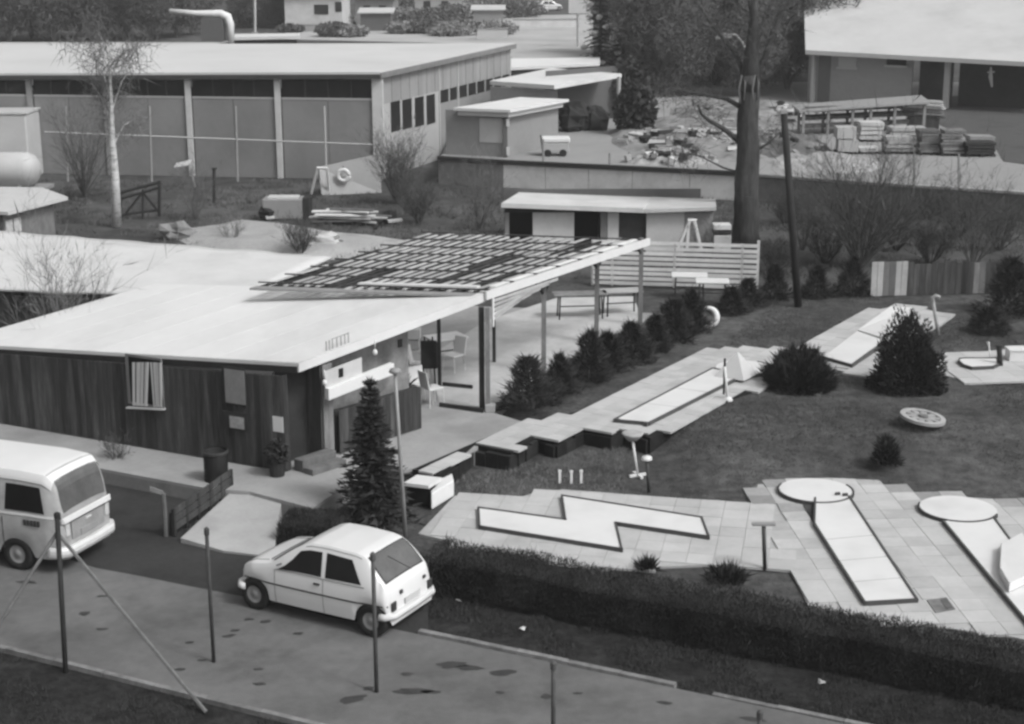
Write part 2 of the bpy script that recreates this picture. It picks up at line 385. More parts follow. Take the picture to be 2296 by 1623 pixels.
stone_m = mat('dark_rockery', .022, .95, .4, 3, .5, 12, .1, rnd=.4)
rk = thing('rockery_edge', 'dark stone edging under the stepped slabs left of the long lane', 'rockery', gp(1100, 1040, 0))
edge_px = [(870, 1052), (925, 1056), (985, 1070), (1064, 1002), (1146, 1018), (1203, 980), (1245, 992), (1308, 963), (1372, 974), (1400, 966), (1452, 982)]
for i in range(len(edge_px) - 1):
    a, b = gp(*edge_px[i], ZU), gp(*edge_px[i + 1], ZU); d = b - a; n = max(1, round(d.length / .34)); nn = Vector((d.y, -d.x, 0)).normalized()
    if nn.y > 0: nn = -nn
    for q in range(n):
        p = a + d * (q / n); MB().obox(Vector((p.x, p.y, -.12)) - nn * .10, d * (.97 / n), nn * (.08 + R.uniform(0, .09)), Vector((0, 0, .12 + ZU - .05 + R.uniform(-.05, .0)))).build('stone', stone_m, rk)
rp_poly = P2([(1776, 792), (1850, 742), (1930, 700), (2010, 684), (2070, 690), (2140, 706), (2105, 730), (2060, 745), (2040, 800), (2035, 856), (1990, 852), (1870, 826)], ZU + .03)
pave('ramp_lane_path', rp_poly, ZU + .035, .5, LCang)
rl_poly = P2([(2085, 802), (2130, 794), (2300, 776), (2340, 800), (2330, 850), (2180, 854), (2110, 838)], ZU + .03)
pave('right_edge_lane_path', rl_poly, ZU + .035, .5, math.atan2(.1, 1))
# entrance walk from the road up to the terrace
ent = P2([(405, 1206), (520, 1118), (632, 1140), (612, 1240), (500, 1228)], .12)
zE = lambda x, y: .04 + .24 * sst(27.8, 30.6, y)
struct(MB().prism(ent, -.2, zE).build('entrance_walk', mat('entrance_concrete', .36, .9, .12, 1.5, .2, 40, dirt=.2)))
# builder's yard behind its retaining wall
w_px = [(985, 357), (1130, 366), (1420, 380), (1680, 393), (2000, 415), (2265, 432), (2420, 444)]
wl = [gp(*q, ZY) for q in w_px]
yard_poly = [tuple(p[:2]) for p in wl] + [(40, 62), (46, 110), (-1, 112), (-.2, 92), (-3, 82)]
struct(MB().prism(yard_poly, ZU - .3, ZY).build('yard', yard_m))
struct(MB().prism(P2([(2050, 222), (2300, 205), (2420, 230), (2420, 385), (2250, 362), (2235, 335), (2150, 300), (2070, 262)], ZY), ZY - .2, ZY + .025).build('muddy_yard', mat('yard_mud', .085, .95, .3, .6, .4, 10, .1, dirt=.3)))
struct(MB().prism(P2([(1150, 140), (1330, 138), (1330, 32), (1120, 36)], ZY), ZY - .3, ZY + .03).build('far_gravel_lot', pale_lot))
struct(MB().prism(P2([(640, 88), (1140, 100), (1160, 64), (900, 58), (640, 62)], ZY), ZY - .3, ZY + .02).build('far_pale_field', pale_lot))
# ================================================================ VEHICLES
def lin(tab, x):
    if x <= tab[0][0]: return tab[0][1]
    for (a, va), (b, vb) in zip(tab, tab[1:]):
        if x <= b: return va + (vb - va) * (x - a) / (b - a)
    return tab[-1][1]
class Shell:
    """a car body lofted from stations along x (forward); rows run from the sill over the roof"""
    def __init__(s, top, belt, wid, tumble, wheels, rad, sill, crown=.03):
        s.top, s.belt, s.wid, s.tumble, s.wheels, s.rad, s.sill, s.crown = top, belt, wid, tumble, wheels, rad, sill, crown
    def sec(s, x):
        t = lin(s.top, x); b = min(lin(s.belt, x), t - .03); w = lin(s.wid, x)
        zb = s.sill
        for xw in s.wheels:
            d = abs(x - xw)
            if d < s.rad: zb = max(zb, .27 + math.sqrt(s.rad ** 2 - d * d) * .98)
        zb = min(zb, b - .06)
        wr = max(.1, w * .975 - (t - b) * s.tumble)
        g = min(1.0, (t - b) / .25)                   # 0 on the bonnet, 1 at the cabin
        ez = b + (t - b) * (1 - .10 * g) - s.crown * (1 - .3 * g)
        ez = max(ez, b + .005)
        rows = [(w * .955, zb), (w * .995, zb + (b - zb) * .3), (w, zb + (b - zb) * .6), (w * .975, b), (wr, ez), (wr * .93, t - s.crown * .55), (wr * .6, t - s.crown * .15), (0, t)]
        return rows
    def mesh(s, xs, r0=0, r1=7, caps=True):
        mb = MB(); n = len(xs); rows = list(range(r0, r1 + 1)); m = len(rows)
        for sg in (1, -1):
            vs = []; fs = []
            for x in xs:
                sc = s.sec(x); vs += [(x, sg * sc[r][0], sc[r][1]) for r in rows]
            for i in range(n - 1):
                for j in range(m - 1): fs.append((i * m + j, (i + 1) * m + j, (i + 1) * m + j + 1, i * m + j + 1))
            if caps:
                for i in (0, n - 1): fs.append(tuple(i * m + j for j in range(m)) + ())
            mb.add(vs, fs)
        if caps:
            for x in (xs[0], xs[-1]):
                sc = s.sec(x); a, b = sc[r0], sc[r1]
                mb.add([(x, a[0], a[1]), (x, 0, b[1]), (x, -a[0], a[1])], [(0, 1, 2)])
        return mb
    def side(s, x, t, sg, off=.006):                  # a point on the side glazing, t from belt to roof edge
        sc = s.sec(x); a, b = Vector((0, sc[3][0], sc[3][1])), Vector((0, sc[4][0], sc[4][1]))
        p = a.lerp(b, t); nrm = Vector((0, b.z - a.z, a.y - b.y)).normalized()
        p += nrm * off; return Vector((x, sg * p.y, p.z))
    def over(s, x, u, off=.006):                      # a point on top surfaces, u across
        sc = s.sec(x); yy = abs(u) * sc[4][0]
        pts = [(0, sc[7][1]), (sc[6][0], sc[6][1]), (sc[5][0], sc[5][1]), (sc[4][0], sc[4][1])]
        return Vector((x, u * sc[4][0], lin(pts, yy) + off))
    def pane_side(s, quad, sg, n=7, off=.006):        # quad: bottom-front, bottom-rear, top-rear, top-front as (x, t)
        mb = MB(); vs = []
        for i in range(n + 1):
            for j in range(4):
                a = i / n; b = j / 3
                x = (quad[0][0] * (1 - a) + quad[1][0] * a) * (1 - b) + (quad[3][0] * (1 - a) + quad[2][0] * a) * b
                t = (quad[0][1] * (1 - a) + quad[1][1] * a) * (1 - b) + (quad[3][1] * (1 - a) + quad[2][1] * a) * b
                vs.append(s.side(x, t, sg, off))
        return mb.add(vs, [(i * 4 + j, (i + 1) * 4 + j, (i + 1) * 4 + j + 1, i * 4 + j + 1) for i in range(n) for j in range(3)])
    def pane_over(s, x0, x1, u0, u1, n=6, off=.008):
        mb = MB(); vs = []
        for i in range(n + 1):
            for j in range(n + 1):
                a, b = i / n, j / n; u = (u0 + (u1 - u0) * a); vs.append(s.over(x0 + (x1 - x0) * a, u * (2 * b - 1), off))
        m = n + 1
        return mb.add(vs, [(i * m + j, (i + 1) * m + j, (i + 1) * m + j + 1, i * m + j + 1) for i in range(n) for j in range(n)])
def wheel(parent, x, y, r, wd, sg, hubr):
    mb = MB(); prof = [(r * .55, -.5), (r * .93, -.5), (r, -.38), (r, .38), (r * .93, .5), (r * .55, .5)]
    n = 22; vs = []; fs = []
    for k in range(n):
        a = 2 * PI * k / n
        for q, z in prof: vs.append((x + q * math.cos(a), y + sg * z * wd, r + q * math.sin(a)))
    m = len(prof)
    for k in range(n):
        for j in range(m): fs.append((k * m + j, ((k + 1) % n) * m + j, ((k + 1) % n) * m + (j + 1) % m, k * m + (j + 1) % m))
    wh = mb.add(vs, fs).build('wheel', rubber, parent, smooth=True, local=True)
    d = MB(); prof = [(0, .46), (hubr * .3, .48), (hubr * .34, .40), (hubr * .8, .36), (hubr * .86, .44), (r * .6, .44)]
    vs = []; fs = []; m = len(prof)
    for k in range(n):
        a = 2 * PI * k / n
        for q, z in prof: vs.append((x + q * math.cos(a), y + sg * z * wd, r + q * math.sin(a)))
    for k in range(n):
        for j in range(m - 1): fs.append((k * m + j, ((k + 1) % n) * m + j, ((k + 1) % n) * m + j + 1, k * m + j + 1))
    d.add(vs, fs).build('wheel_disc', hub_m, wh, smooth=True, local=True)
def smooth_angle(o, deg=35):
    o.data.shade_smooth()
    try: o.data.set_sharp_from_angle(angle=math.radians(deg))
    except Exception: pass
def frange(a, b, st):
    n = int(round((b - a) / st)); return [a + (b - a) * i / n for i in range(n + 1)]
# ---- the white hatchback: short overhangs beyond the wheels
def ox(x): return x if abs(x) < 1.2 else math.copysign(1.2 + (abs(x) - 1.2) * .62, x)
hb = Shell(top=[(-1.78, .42), (-1.765, .70), (-1.73, .80), (-1.66, .87), (-1.14, 1.255), (-1.02, 1.335), (-.86, 1.375), (-.3, 1.40), (.05, 1.385), (.22, 1.34), (.40, 1.235), (.80, .965), (.92, .93), (1.3, .87), (1.6, .78), (1.69, .70), (1.73, .58), (1.75, .40)],
           belt=[(-1.78, .40), (-1.6, .76), (-1.2, .86), (.3, .86), (.9, .84), (1.3, .79), (1.6, .70), (1.75, .37)],
           wid=[(-1.78, .64), (-1.68, .70), (-1.3, .755), (-.5, .765), (.5, .765), (1.2, .75), (1.55, .70), (1.75, .60)],
           tumble=.30, wheels=(1.19, -1.21), rad=.32, sill=.24)
for _n in ('top', 'belt', 'wid'): setattr(hb, _n, [(ox(a_), b_) for a_, b_ in getattr(hb, _n)])
def hatchback(label, loc, rz, paint, group=None):
    t = thing('parked_car', label, 'car', loc, rz, group)
    xs = sorted(set(frange(ox(-1.78), ox(1.75), .04)))
    b = hb.mesh(xs).build('body', paint, t, local=True); smooth_angle(b, 40)
    MB().box((0, 0, .36), (2.7, 1.30, .24)).build('underbody', interior, t, local=True)
    for sg in (1, -1):
        hb.pane_side([(.66, .05), (-.24, .05), (-.20, .90), (.24, .90)], sg).build('side_window', glass_dk, t, local=True)
        hb.pane_side([(-.32, .05), (-1.04, .08), (-.80, .88), (-.29, .90)], sg).build('side_window', glass_dk, t, local=True)
        # rubbing strip, door seams, handle
        mb = MB(); pts = []
        for x in frange(ox(-1.72), ox(1.68), .1):
            sc = hb.sec(x); z = .575 if x > -1.5 else .575; ys = [(sc[r][1], sc[r][0]) for r in range(4)]
            pts.append((x, sg * (lin(sorted(ys), z) + .004), z))
        vs = []; 
        for p in pts: vs += [(p[0], p[1], p[2] - .016), (p[0], p[1] + sg * .008, p[2]), (p[0], p[1], p[2] + .016)]
        mb.add(vs, [(i * 3 + j, i * 3 + 3 + j, i * 3 + 4 + j, i * 3 + 1 + j) for i in range(len(pts) - 1) for j in (0, 1)]).build('rubbing_strip', metal_d, t, local=True)
        for x in (-.28, .72):
            mb = MB(); pts = []
            for z in frange(.25, .84, .05):
                ys = [(q[1], q[0]) for q in hb.sec(x)[:4]]; pts.append((x, sg * (lin(sorted(ys), z) + .003), z))
            vs = []
            for p in pts: vs += [(p[0] - .005, p[1], p[2]), (p[0] + .005, p[1], p[2])]
            mb.add(vs, [(i * 2, i * 2 + 1, i * 2 + 3, i * 2 + 2) for i in range(len(pts) - 1)]).build('door_seam', metal_d, t, local=True)
        MB().box((-.16, sg * .768, .755), (.12, .02, .03)).build('door_handle', metal_d, t, local=True)
        MB().box((ox(-1.775) - .01, sg * .56, .56), (.03, .13, .16)).build('tail_lamp', metal_d, t, local=True, bevel=.01)
        MB().box((ox(1.74), sg * .45, .56), (.03, .22, .14)).build('headlamp', metal_g, t, local=True, bevel=.01)
        for x in (1.19, -1.21): wheel(t, x, sg * .66, .285, .15, sg, .17)
    MB().tube([(.60, .70, .95), (.60, .84, .97)], .012, 5).build('wing_mirror', metal_d, t, local=True)
    hb.pane_over(-1.06, ox(-1.56), .86, .88).build('rear_window', glass_re, t, local=True)
    hb.pane_over(.26, .78, .84, .93).build('windscreen', glass_dk, t, local=True)
    vs = [(-1.795, y, z) for y in (-.1,) for z in (0,)]
    for nm, xc, zz in (('rear_bumper', ox(-1.76), .40), ('front_bumper', ox(1.73), .40)):
        sx = -1 if xc < 0 else 1; pts = [(xc - sx * .16, .735, zz), (xc - sx * .06, .72, zz), (xc + sx * .035, .60, zz), (xc + sx * .05, 0, zz), (xc + sx * .035, -.60, zz), (xc - sx * .06, -.72, zz), (xc - sx * .16, -.735, zz)]
        MB().tube(pts, .062, 8).build(nm, mat('bumper_plastic_pale', .58, .5, .05, 3, 0), t, smooth=True, local=True)
    MB().box((ox(-1.80), 0, .54), (.02, .46, .10)).build('number_plate', offwhite, t, local=True)
    MB().box((ox(-1.735) - .015, .30, .725), (.03, .07, .06)).build('latch', metal_d, t, local=True)
    MB().box((ox(-1.735) - .015, -.42, .735), (.03, .06, .05)).build('badge', metal_d, t, local=True)
    # seals, bonnet and tailgate shut lines, roof gutters
    def line(pts, nm, r=.006, m=metal_d): MB().tube(pts, r, 4).build(nm, m, t, local=True)
    x0, x1 = -1.06, ox(-1.56); line([hb.over(x0, u, .010) for u in (-.86, -.5, 0, .5, .86)] + [hb.over(x0 + (x1 - x0) * k / 4, .86 + .02 * k / 4, .010) for k in range(1, 5)] + [hb.over(x1, u, .010) for u in (.5, 0, -.5, -.88)] + [hb.over(x0 + (x1 - x0) * k / 4, -.86 - .02 * k / 4, .010) for k in (3, 2, 1, 0)], 'window_seal', .011, rubber)
    line([hb.over(.26 + .52 * k / 4, .84 + .09 * k / 4, .010) for k in range(5)] + [hb.over(.78, u, .010) for u in (.5, 0, -.5, -.93)] + [hb.over(.26 + .52 * k / 4, -.84 - .09 * k / 4, .010) for k in (4, 3, 2, 1, 0)], 'windscreen_seal', .010, rubber)
    for sg in (1, -1):
        line([hb.over(x, sg * .80, .004) for x in frange(.95, ox(1.6), .1)], 'bonnet_seam', .005); line([hb.over(x, sg * .985, .006) for x in frange(-.98, .15, .1)], 'roof_gutter', .007, hub_m)
        line([hb.side(x, .0, sg, .004) for x in frange(-1.1, .7, .1)], 'waist_seam', .005)
    line([hb.over(ox(1.6), u, .004) for u in (-.8, -.4, 0, .4, .8)], 'bonnet_seam', .005)
    line([hb.over(.90, u, .008) for u in (-.8, -.4, 0, .4, .8)], 'scuttle', .012)
    # rear wiper on the glass
    a, b2 = hb.over(ox(-1.58), -.3, .015), hb.over(-1.18, .2, .018)
    MB().tube([a, b2], .007, 4).build('wiper', metal_d, t, local=True)
    return t
cF, cR = gp(578, 1366, .03), gp(828, 1426, .03)
fwd = (cF - cR).normalized(); car_rz = math.atan2(fwd.y, fwd.x)
mid = (cF + cR) / 2; left = Vector((-fwd.y, fwd.x, 0))
car = hatchback('white two-door hatchback parked half on the road with dark side windows', (mid.x - left.x * .70, mid.y - left.y * .70, .03), car_rz, car_w)
# ---- the two-tone camper bus
bus_s = Shell(top=[(-2.20, .50), (-2.195, 1.05), (-2.17, 1.12), (-2.06, 1.66), (-1.98, 1.80), (-1.85, 1.90), (-1.3, 1.94), (1.3, 1.94), (1.75, 1.90), (1.95, 1.72), (2.14, 1.1), (2.2, .5)],
              belt=[(-2.20, .46), (-2.18, 1.0), (-2.1, 1.10), (-1.5, 1.12), (2.0, 1.10), (2.2, .46)],
              wid=[(-2.2, .66), (-2.12, .76), (-1.9, .83), (-1.2, .86), (1.4, .86), (1.9, .80), (2.2, .62)],
              tumble=.12, wheels=(1.2, -1.2), rad=.37, sill=.30, crown=.07)
def camper(label, loc, rz):
    t = thing('camper_bus', label, 'van', loc, rz)
    xs = frange(-2.20, 2.20, .05)
    b = bus_s.mesh(xs).build('body', bus_g, t, local=True); smooth_angle(b, 40)
    # white roof cap: the same loft a little proud, above the gutter
    mb = MB(); X = frange(-2.0, 1.9, .1); rows = (4, 5, 6, 7)
    for sg in (1, -1):
        vs = []
        for x in X:
            sc = bus_s.sec(x); vs.append((x, sg * (sc[4][0] + .022), sc[4][1] - .06)); vs += [(x, sg * (sc[r][0] + (.012 if r < 7 else 0)), sc[r][1] + .012) for r in rows]
        mb.add(vs, [(i * 5 + j, (i + 1) * 5 + j, (i + 1) * 5 + j + 1, i * 5 + j + 1) for i in range(len(X) - 1) for j in range(4)])
    o = mb.build('roof', bus_w, t, local=True); smooth_angle(o, 40)
    for sg in (1, -1):
        for (a, b2) in ((-1.02, -1.86), (-.10, -.90), (.82, .02), (1.62, .95)):
            bus_s.pane_side([(a, .10), (b2, .10), (b2 + (.10 if b2 < -1.5 else .02), .80), (a - .02, .80)], sg, off=.010).build('side_window', glass_dk, t, local=True)
        mb = MB(); vs = []; X = frange(-2.12, 2.0, .1)
        for x in X:
            sc = bus_s.sec(x); vs += [(x, sg * (sc[3][0] + .006), sc[3][1] - .045), (x, sg * (sc[3][0] + .016), sc[3][1] - .01), (x, sg * (sc[3][0] + .004), sc[3][1] + .03)]
        mb.add(vs, [(i * 3 + j, i * 3 + 3 + j, i * 3 + 4 + j, i * 3 + 1 + j) for i in range(len(X) - 1) for j in (0, 1)]).build('belt_moulding', mat('bus_belt', .48, .4, .06, 3, 0), t, local=True)
        MB().box((-2.19, sg * .60, .86), (.05, .12, .26)).build('tail_lamp', mat('lamp_glass', .5, .3, .2, 9, 0), t, local=True, bevel=.02)
        for x in (1.2, -1.2): wheel(t, x, sg * .73, .32, .18, sg, .2)
        MB().tube([(-2.13, sg * .62, 1.13), (-2.05, sg * .69, 1.13), (-1.5, sg * .80, 1.13)], .015, 5).build('gutter_rail', bus_g, t, local=True)
    MB().box((0, 0, .42), (4.0, 1.5, .3)).build('underbody', interior, t, local=True)
    for sg in (1, -1):
        for k in range(5): MB().box((-1.45 - k * .075, sg * .853, .985), (.05, .02, .11)).build('air_louvre', metal_d, t, local=True)
        for x in (.90, -.02, -.96): MB().box((x, sg * .862, .74), (.012, .012, .62)).build('door_seam', metal_d, t, local=True)
        MB().box((.80, sg * .872, .95), (.13, .02, .03)).build('door_handle', chrome, t, local=True)
    MB().box((-2.215, 0, .905), (.03, .16, .03)).build('lid_handle', chrome, t, local=True); MB().box((-2.208, 0, .975), (.02, 1.3, .012)).build('tailgate_seam', metal_d, t, local=True)
    # tailgate window, pale shelf below it, engine lid
    bus_s.pane_over(-1.99, -2.155, .90, .93, off=.012).build('rear_window', glass_re, t, local=True)
    MB().add([(-2.168, .74, 1.0), (-2.168, -.74, 1.0), (-2.185, -.74, 1.10), (-2.185, .74, 1.10), (-2.225, .70, 1.0), (-2.225, -.70, 1.0), (-2.205, -.72, 1.09), (-2.205, .72, 1.09)],
             [(4, 5, 6, 7), (0, 4, 7, 3), (1, 2, 6, 5), (3, 7, 6, 2), (0, 1, 5, 4)]).build('tailgate_shelf', chrome, t, local=True)
    MB().box((-2.203, 0, .80), (.02, 1.0, .34)).build('engine_lid', mat('bus_lid', .26, .45, .2, 3, 0), t, local=True, bevel=.01)
    MB().box((-2.22, 0, .70), (.02, .50, .11)).build('number_plate', metal_g, t, local=True)
    pts = [(-1.95, .86, .46), (-2.15, .83, .46), (-2.27, .66, .46), (-2.30, 0, .46), (-2.27, -.66, .46), (-2.15, -.83, .46), (-1.95, -.86, .46)]
    mb = MB(); vs = []
    for p in pts: vs += [(p[0], p[1], p[2] - .09), (p[0] * 1.012, p[1] * 1.012, p[2] - .03), (p[0] * 1.012, p[1] * 1.012, p[2] + .04), (p[0], p[1], p[2] + .09), (p[0] * .97, p[1] * .97, p[2] + .09), (p[0] * .97, p[1] * .97, p[2] - .09)]
    mb.add(vs, [(i * 6 + j, (i + 1) * 6 + j, (i + 1) * 6 + (j + 1) % 6, i * 6 + (j + 1) % 6) for i in range(len(pts) - 1) for j in range(6)]).build('rear_bumper', chrome, t, local=True, smooth=False)
    return t
bL, bR = gp(142, 1251, .45), gp(272, 1176, .45)
across = (bL - bR).normalized()                    # pointing to the bus's left (near) side
bf = Vector((across.y, -across.x, 0)); bc = (bL + bR) / 2
if bf.x > 0: bf = -bf
bf = (bf * .7 + Vector((-.93, .36, 0)) * .3).normalized()
bpos = bc + bf * 2.28
bus = camper('two-tone camper bus with white roof seen from behind at the left edge', (bpos.x, bpos.y, .02), math.atan2(bf.y, bf.x))
# ================================================================ PAVILION, PERGOLA, TERRACE THINGS
def on_wall(px, py, p0, d):                    # where a sight line meets the upright plane through p0 along d
    v = ray(px, py); nrm = Vector((-d.y, d.x, 0)); c = Vector((0, 0, CAMH))
    return c + v * ((Vector((p0.x, p0.y, 0)) - Vector((0, 0, 0))).dot(nrm) / v.dot(nrm))
def xsect(a, b, c, d):
    r, s_ = (b - a).to_2d(), (d - c).to_2d(); q = (c - a).to_2d(); t = (q.x * s_.y - q.y * s_.x) / (r.x * s_.y - r.y * s_.x); return a + (b - a) * t
FRc, RRc, BLc = gp(670, 815, 2.65), gp(1088, 658, 3.05), gp(345, 636, 2.45)
FA = gp(0, 777, 2.2); FLc = xsect(FRc, FA, BLc, gp(0, 731, 2.25)); FLc.z = 2.12
hut = thing('pavilion', 'long low pavilion of dark vertical boards under a flat white roof', 'building', gp(640, 1058, ZU))
roof = MB().slab([FRc, RRc, BLc, FLc], .19).build('roof', roofw, hut)
for k in range(9):                       # felt lengths, lapped
    s0, s1 = k / 9 + .001, (k + 1) / 9 + .004; q = [FRc.lerp(FLc, s0), RRc.lerp(BLc, s0), RRc.lerp(BLc, min(1, s1)), FRc.lerp(FLc, min(1, s1))]
    q = [v.lerp((FRc + RRc + BLc + FLc) / 4, .004) for v in q]
    MB().slab([q[0] + Vector((0, 0, .012)), q[1] + Vector((0, 0, .012)), q[2] + Vector((0, 0, .009)), q[3] + Vector((0, 0, .009))], .006).build('roof_sheet', roofw, roof)
fd = (FLc - FRc).normalized(); fn = Vector((fd.y, -fd.x, 0)).normalized()
if fn.y > 0: fn = -fn
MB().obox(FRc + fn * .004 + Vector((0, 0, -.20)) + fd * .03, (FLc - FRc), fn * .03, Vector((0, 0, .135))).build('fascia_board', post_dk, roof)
W0 = gp(640, 1058, ZU); W1 = gp(17, 952, ZU); wd = (W1 - W0); wd.z = 0; wd.normalize(); WL = 9.2
wn = Vector((wd.y, -wd.x, 0));
if wn.y > 0: wn = -wn
plank = centred(MB().box((0, 0, .5), (.134, .024, 1.0)), wood_dk, 'plank')
def roof_z(t): return 2.62 - .17 - .052 * t
def planks(p0, d, length, zf, wdt=.14, mesh=plank, parent=hut, z0=ZU, proud=.012):
    n = int(length / wdt); nrm = Vector((d.y, -d.x, 0)); 
    if nrm.y > 0: nrm = -nrm
    for i in range(n):
        t = (i + .5) * wdt; p = p0 + d * t + nrm * (R.uniform(0, .008))
        h = zf(t) - z0
        inst(mesh, 'plank', Vector((p.x, p.y, z0 + .02)) - parent.location, parent, math.atan2(d.y, d.x) + R.uniform(-.006, .006), (1, 1, h - .02))
MB().obox(W0 - wn * .22, wd * WL, wn * .19, Vector((0, 0, 1.6))).build('wall', post_dk, hut)
planks(W0, wd, WL, roof_z)
sdir = (gp(1088, 915, ZU) - W0); sdir.z = 0; SL = sdir.length; sdir.normalize(); sn = Vector((sdir.y, -sdir.x, 0))
if sn.x < 0: sn = -sn
# the side: door recess, corner pillar, serving hatch
def side_zf(t): return 2.45 + .05 * t
planks(W0 + sdir * 0.0, sdir, .18, side_zf)
MB().obox(W0 + sdir * .16 - sn * .5, sdir * .95, sn * .04, Vector((0, 0, 2.05))).build('door', mat('door_dark', .03, .7, .3, 2, .1), hut)
MB().obox(W0 + sdir * 1.06 - sn * .5, sn * .48, sdir * .04, Vector((0, 0, 2.1))).build('door_jamb', wood_dk, hut)
planks(W0 + sdir * 1.1, sdir, .42, side_zf, mesh=centred(MB().box((0, 0, .5), (.134, .05, 1.0)), wood_mid, 'plank'))
MB().obox(W0 + sdir * 1.55 - sn * .25, sdir * 2.6, sn * .12, Vector((0, 0, .95))).build('counter_front', wood_dk, hut)
planks(W0 + sdir * 1.54, sdir, 2.6, lambda t: ZU + 1.0)
MB().obox(W0 + sdir * 1.55 - sn * .9, sdir * 3.0, sn * .03, Vector((0, 0, 2.2))).build('back_wall', mat('kiosk_back', .20, .9, .35, 2.5, .1, dirt=.4, dscale=1.5), hut)
q0, q1 = on_wall(737, 872, W0 + sn * .3, sdir), on_wall(884, 814, W0 + sn * .3, sdir); q0b = on_wall(738, 898, W0 + sn * .3, sdir)
hgt = q0.z - q0b.z
MB().obox(Vector((q0.x, q0.y, q0b.z)), (q1 - q0), -sn * .14, Vector((0, 0, hgt))).build('awning_board', white, hut, bevel=.01)
MB().obox(Vector((q0.x, q0.y, q0.z)) - sn * .1, (q1 - q0) * .55, -sn * .03, Vector((0, 0, .36))).build('price_board', offwhite, hut)
for px, py in ((728, 858), (841, 790)):
    p = on_wall(px, py, W0 + sn * .25, sdir); mb = MB(); mb.lathe([(0, -.06), (.04, -.05), (.055, 0), (.04, .05), (.02, .07), (0, .07)], p, 12); mb.tube([p + Vector((0, 0, .1)), p + Vector((0, 0, .28))], .012, 5)
    mb.build('lamp_globe', white, hut, smooth=True)
for px, py, s_ in ((763, 845, .13), (896, 778, .12)):
    p = on_wall(px, py, W0 + sn * .18, sdir); MB().obox(p - sdir * s_ / 2, sdir * s_, sn * .03, Vector((0, 0, s_ * 1.5))).build('vent', interior, hut)
def wall_panel(x0, y0, x1, y1, name, m, off, thick=.02, parent=hut):
    a, b = on_wall(x1, y1, W0 + wn * off, wd), on_wall(x0, y1, W0 + wn * off, wd); t = on_wall(x0, y0, W0 + wn * off, wd)
    return MB().obox(a, (b - a) * Vector((1, 1, 0)), wn * thick, Vector((0, 0, t.z - b.z))).build(name, m, parent)
wf = wall_panel(290, 806, 370, 916, 'window', wood_mid, .03, .03)
wall_panel(295, 811, 365, 911, 'pane', glass_dk, .065, .004, wf)
def curtain(pts, name):
    vs = [on_wall(x, y, W0 + wn * .075, wd) for x, y in pts]; n = 10; mb = MB(); g = []
    for i in range(n + 1):
        for t in (0, 1):
            a = vs[0].lerp(vs[3], i / n) if t == 0 else vs[1].lerp(vs[2], i / n)
            g.append(a + wn * (.012 * math.sin(i * 2.4)))
    mb.add(g, [(i * 2, i * 2 + 1, i * 2 + 3, i * 2 + 2) for i in range(n)]).build(name, cloth, wf, smooth=True)
curtain([(296, 812), (297, 909), (331, 911), (335, 812)], 'curtain'); curtain([(336, 812), (344, 912), (364, 913), (362, 813)], 'curtain')
MB().obox(on_wall(372, 918, W0 + wn * .03, wd), (on_wall(288, 914, W0 + wn * .03, wd) - on_wall(372, 918, W0 + wn * .03, wd)), wn * .09, Vector((0, 0, .035))).build('sill', wood_lt, wf)
wf2 = wall_panel(503, 828, 554, 912, 'window', post_dk, .03, .03)
wall_panel(507, 833, 551, 908, 'shutter', mat('grey_shutter', .20, .8, .2, 2, .1), .065, .01, wf2)
bd = wall_panel(503, 928, 556, 968, 'notice_board', post_dk, .03, .03); wall_panel(516, 937, 548, 963, 'notice', mat('grey_notice', .30, .8, .3, 9, 0), .065, .004, bd)
nb = wall_panel(613, 936, 636, 970, 'notice', white, .035, .012)
# low letters frame standing on the roof edge
rs = thing('roof_sign', 'low row of thin uprights standing on the edge of the white roof', 'sign', on_wall(765, 800, FRc, (RRc - FRc).normalized()))
e = (RRc - FRc).normalized()
for px in (738, 745, 752, 762, 771, 780, 788):
    p = FRc + (RRc - FRc) * ((px - 670) / (1088 - 670) * .92); p = p + Vector((-.08, .05, -.02))
    MB().tube([p, p + Vector((0, 0, .24))], .012, 4).build('upright', metal_g, rs)
pa, pb = [FRc + (RRc - FRc) * ((px - 670) / (1088 - 670) * .92) + Vector((-.08, .05, .22)) for px in (750, 790)]
MB().tube([pa, pb], .012, 4).build('rail', metal_g, rs)
# steps, basket and tub at the door
st = thing('door_step', 'two plank doorstep in front of the dark door of the pavilion', 'step', gp(685, 1030, ZU))
for i, (o_, hh) in enumerate(((.05, .26), (.36, .13))):
    MB().obox(W0 + sdir * .2 + sn * o_, sdir * .95, sn * .28, Vector((0, 0, hh))).build('tread', wood_mid, st, bevel=.01)
tub = thing('plant_tub', 'dark bushy plant tub at the corner beside the doorstep', 'planter', gp(622, 1066, ZU))
def leafball(c, r, n, sz, seed, flat=1.0):
    rr = random.Random(seed); mb = MB()
    for _ in range(n):
        d = Vector((rr.gauss(0, 1), rr.gauss(0, 1), rr.gauss(0, 1) * flat)).normalized(); p = Vector(c) + Vector((d.x * r[0], d.y * r[1], d.z * r[2])) * (rr.random() ** .35)
        a = Vector((rr.gauss(0, 1), rr.gauss(0, 1), rr.gauss(0, 1))).normalized() * sz; b = a.orthogonal().normalized() * sz * .5
        b = Matrix.Rotation(rr.uniform(0, 6), 3, a) @ b
        mb.add([p - a, p + b, p + a, p - b], [(0, 1, 2, 3)])
    return mb
c = tub.location; MB().lathe([(.02, 0), (.15, 0), (.19, .3), (.16, .3), (.14, .2), (0, .2)], c, 14).build('tub', post_dk, tub); leafball(c + Vector((0, 0, .5)), (.26, .26, .3), 420, .06, 5).build('leaves', needle, tub, recalc=False)
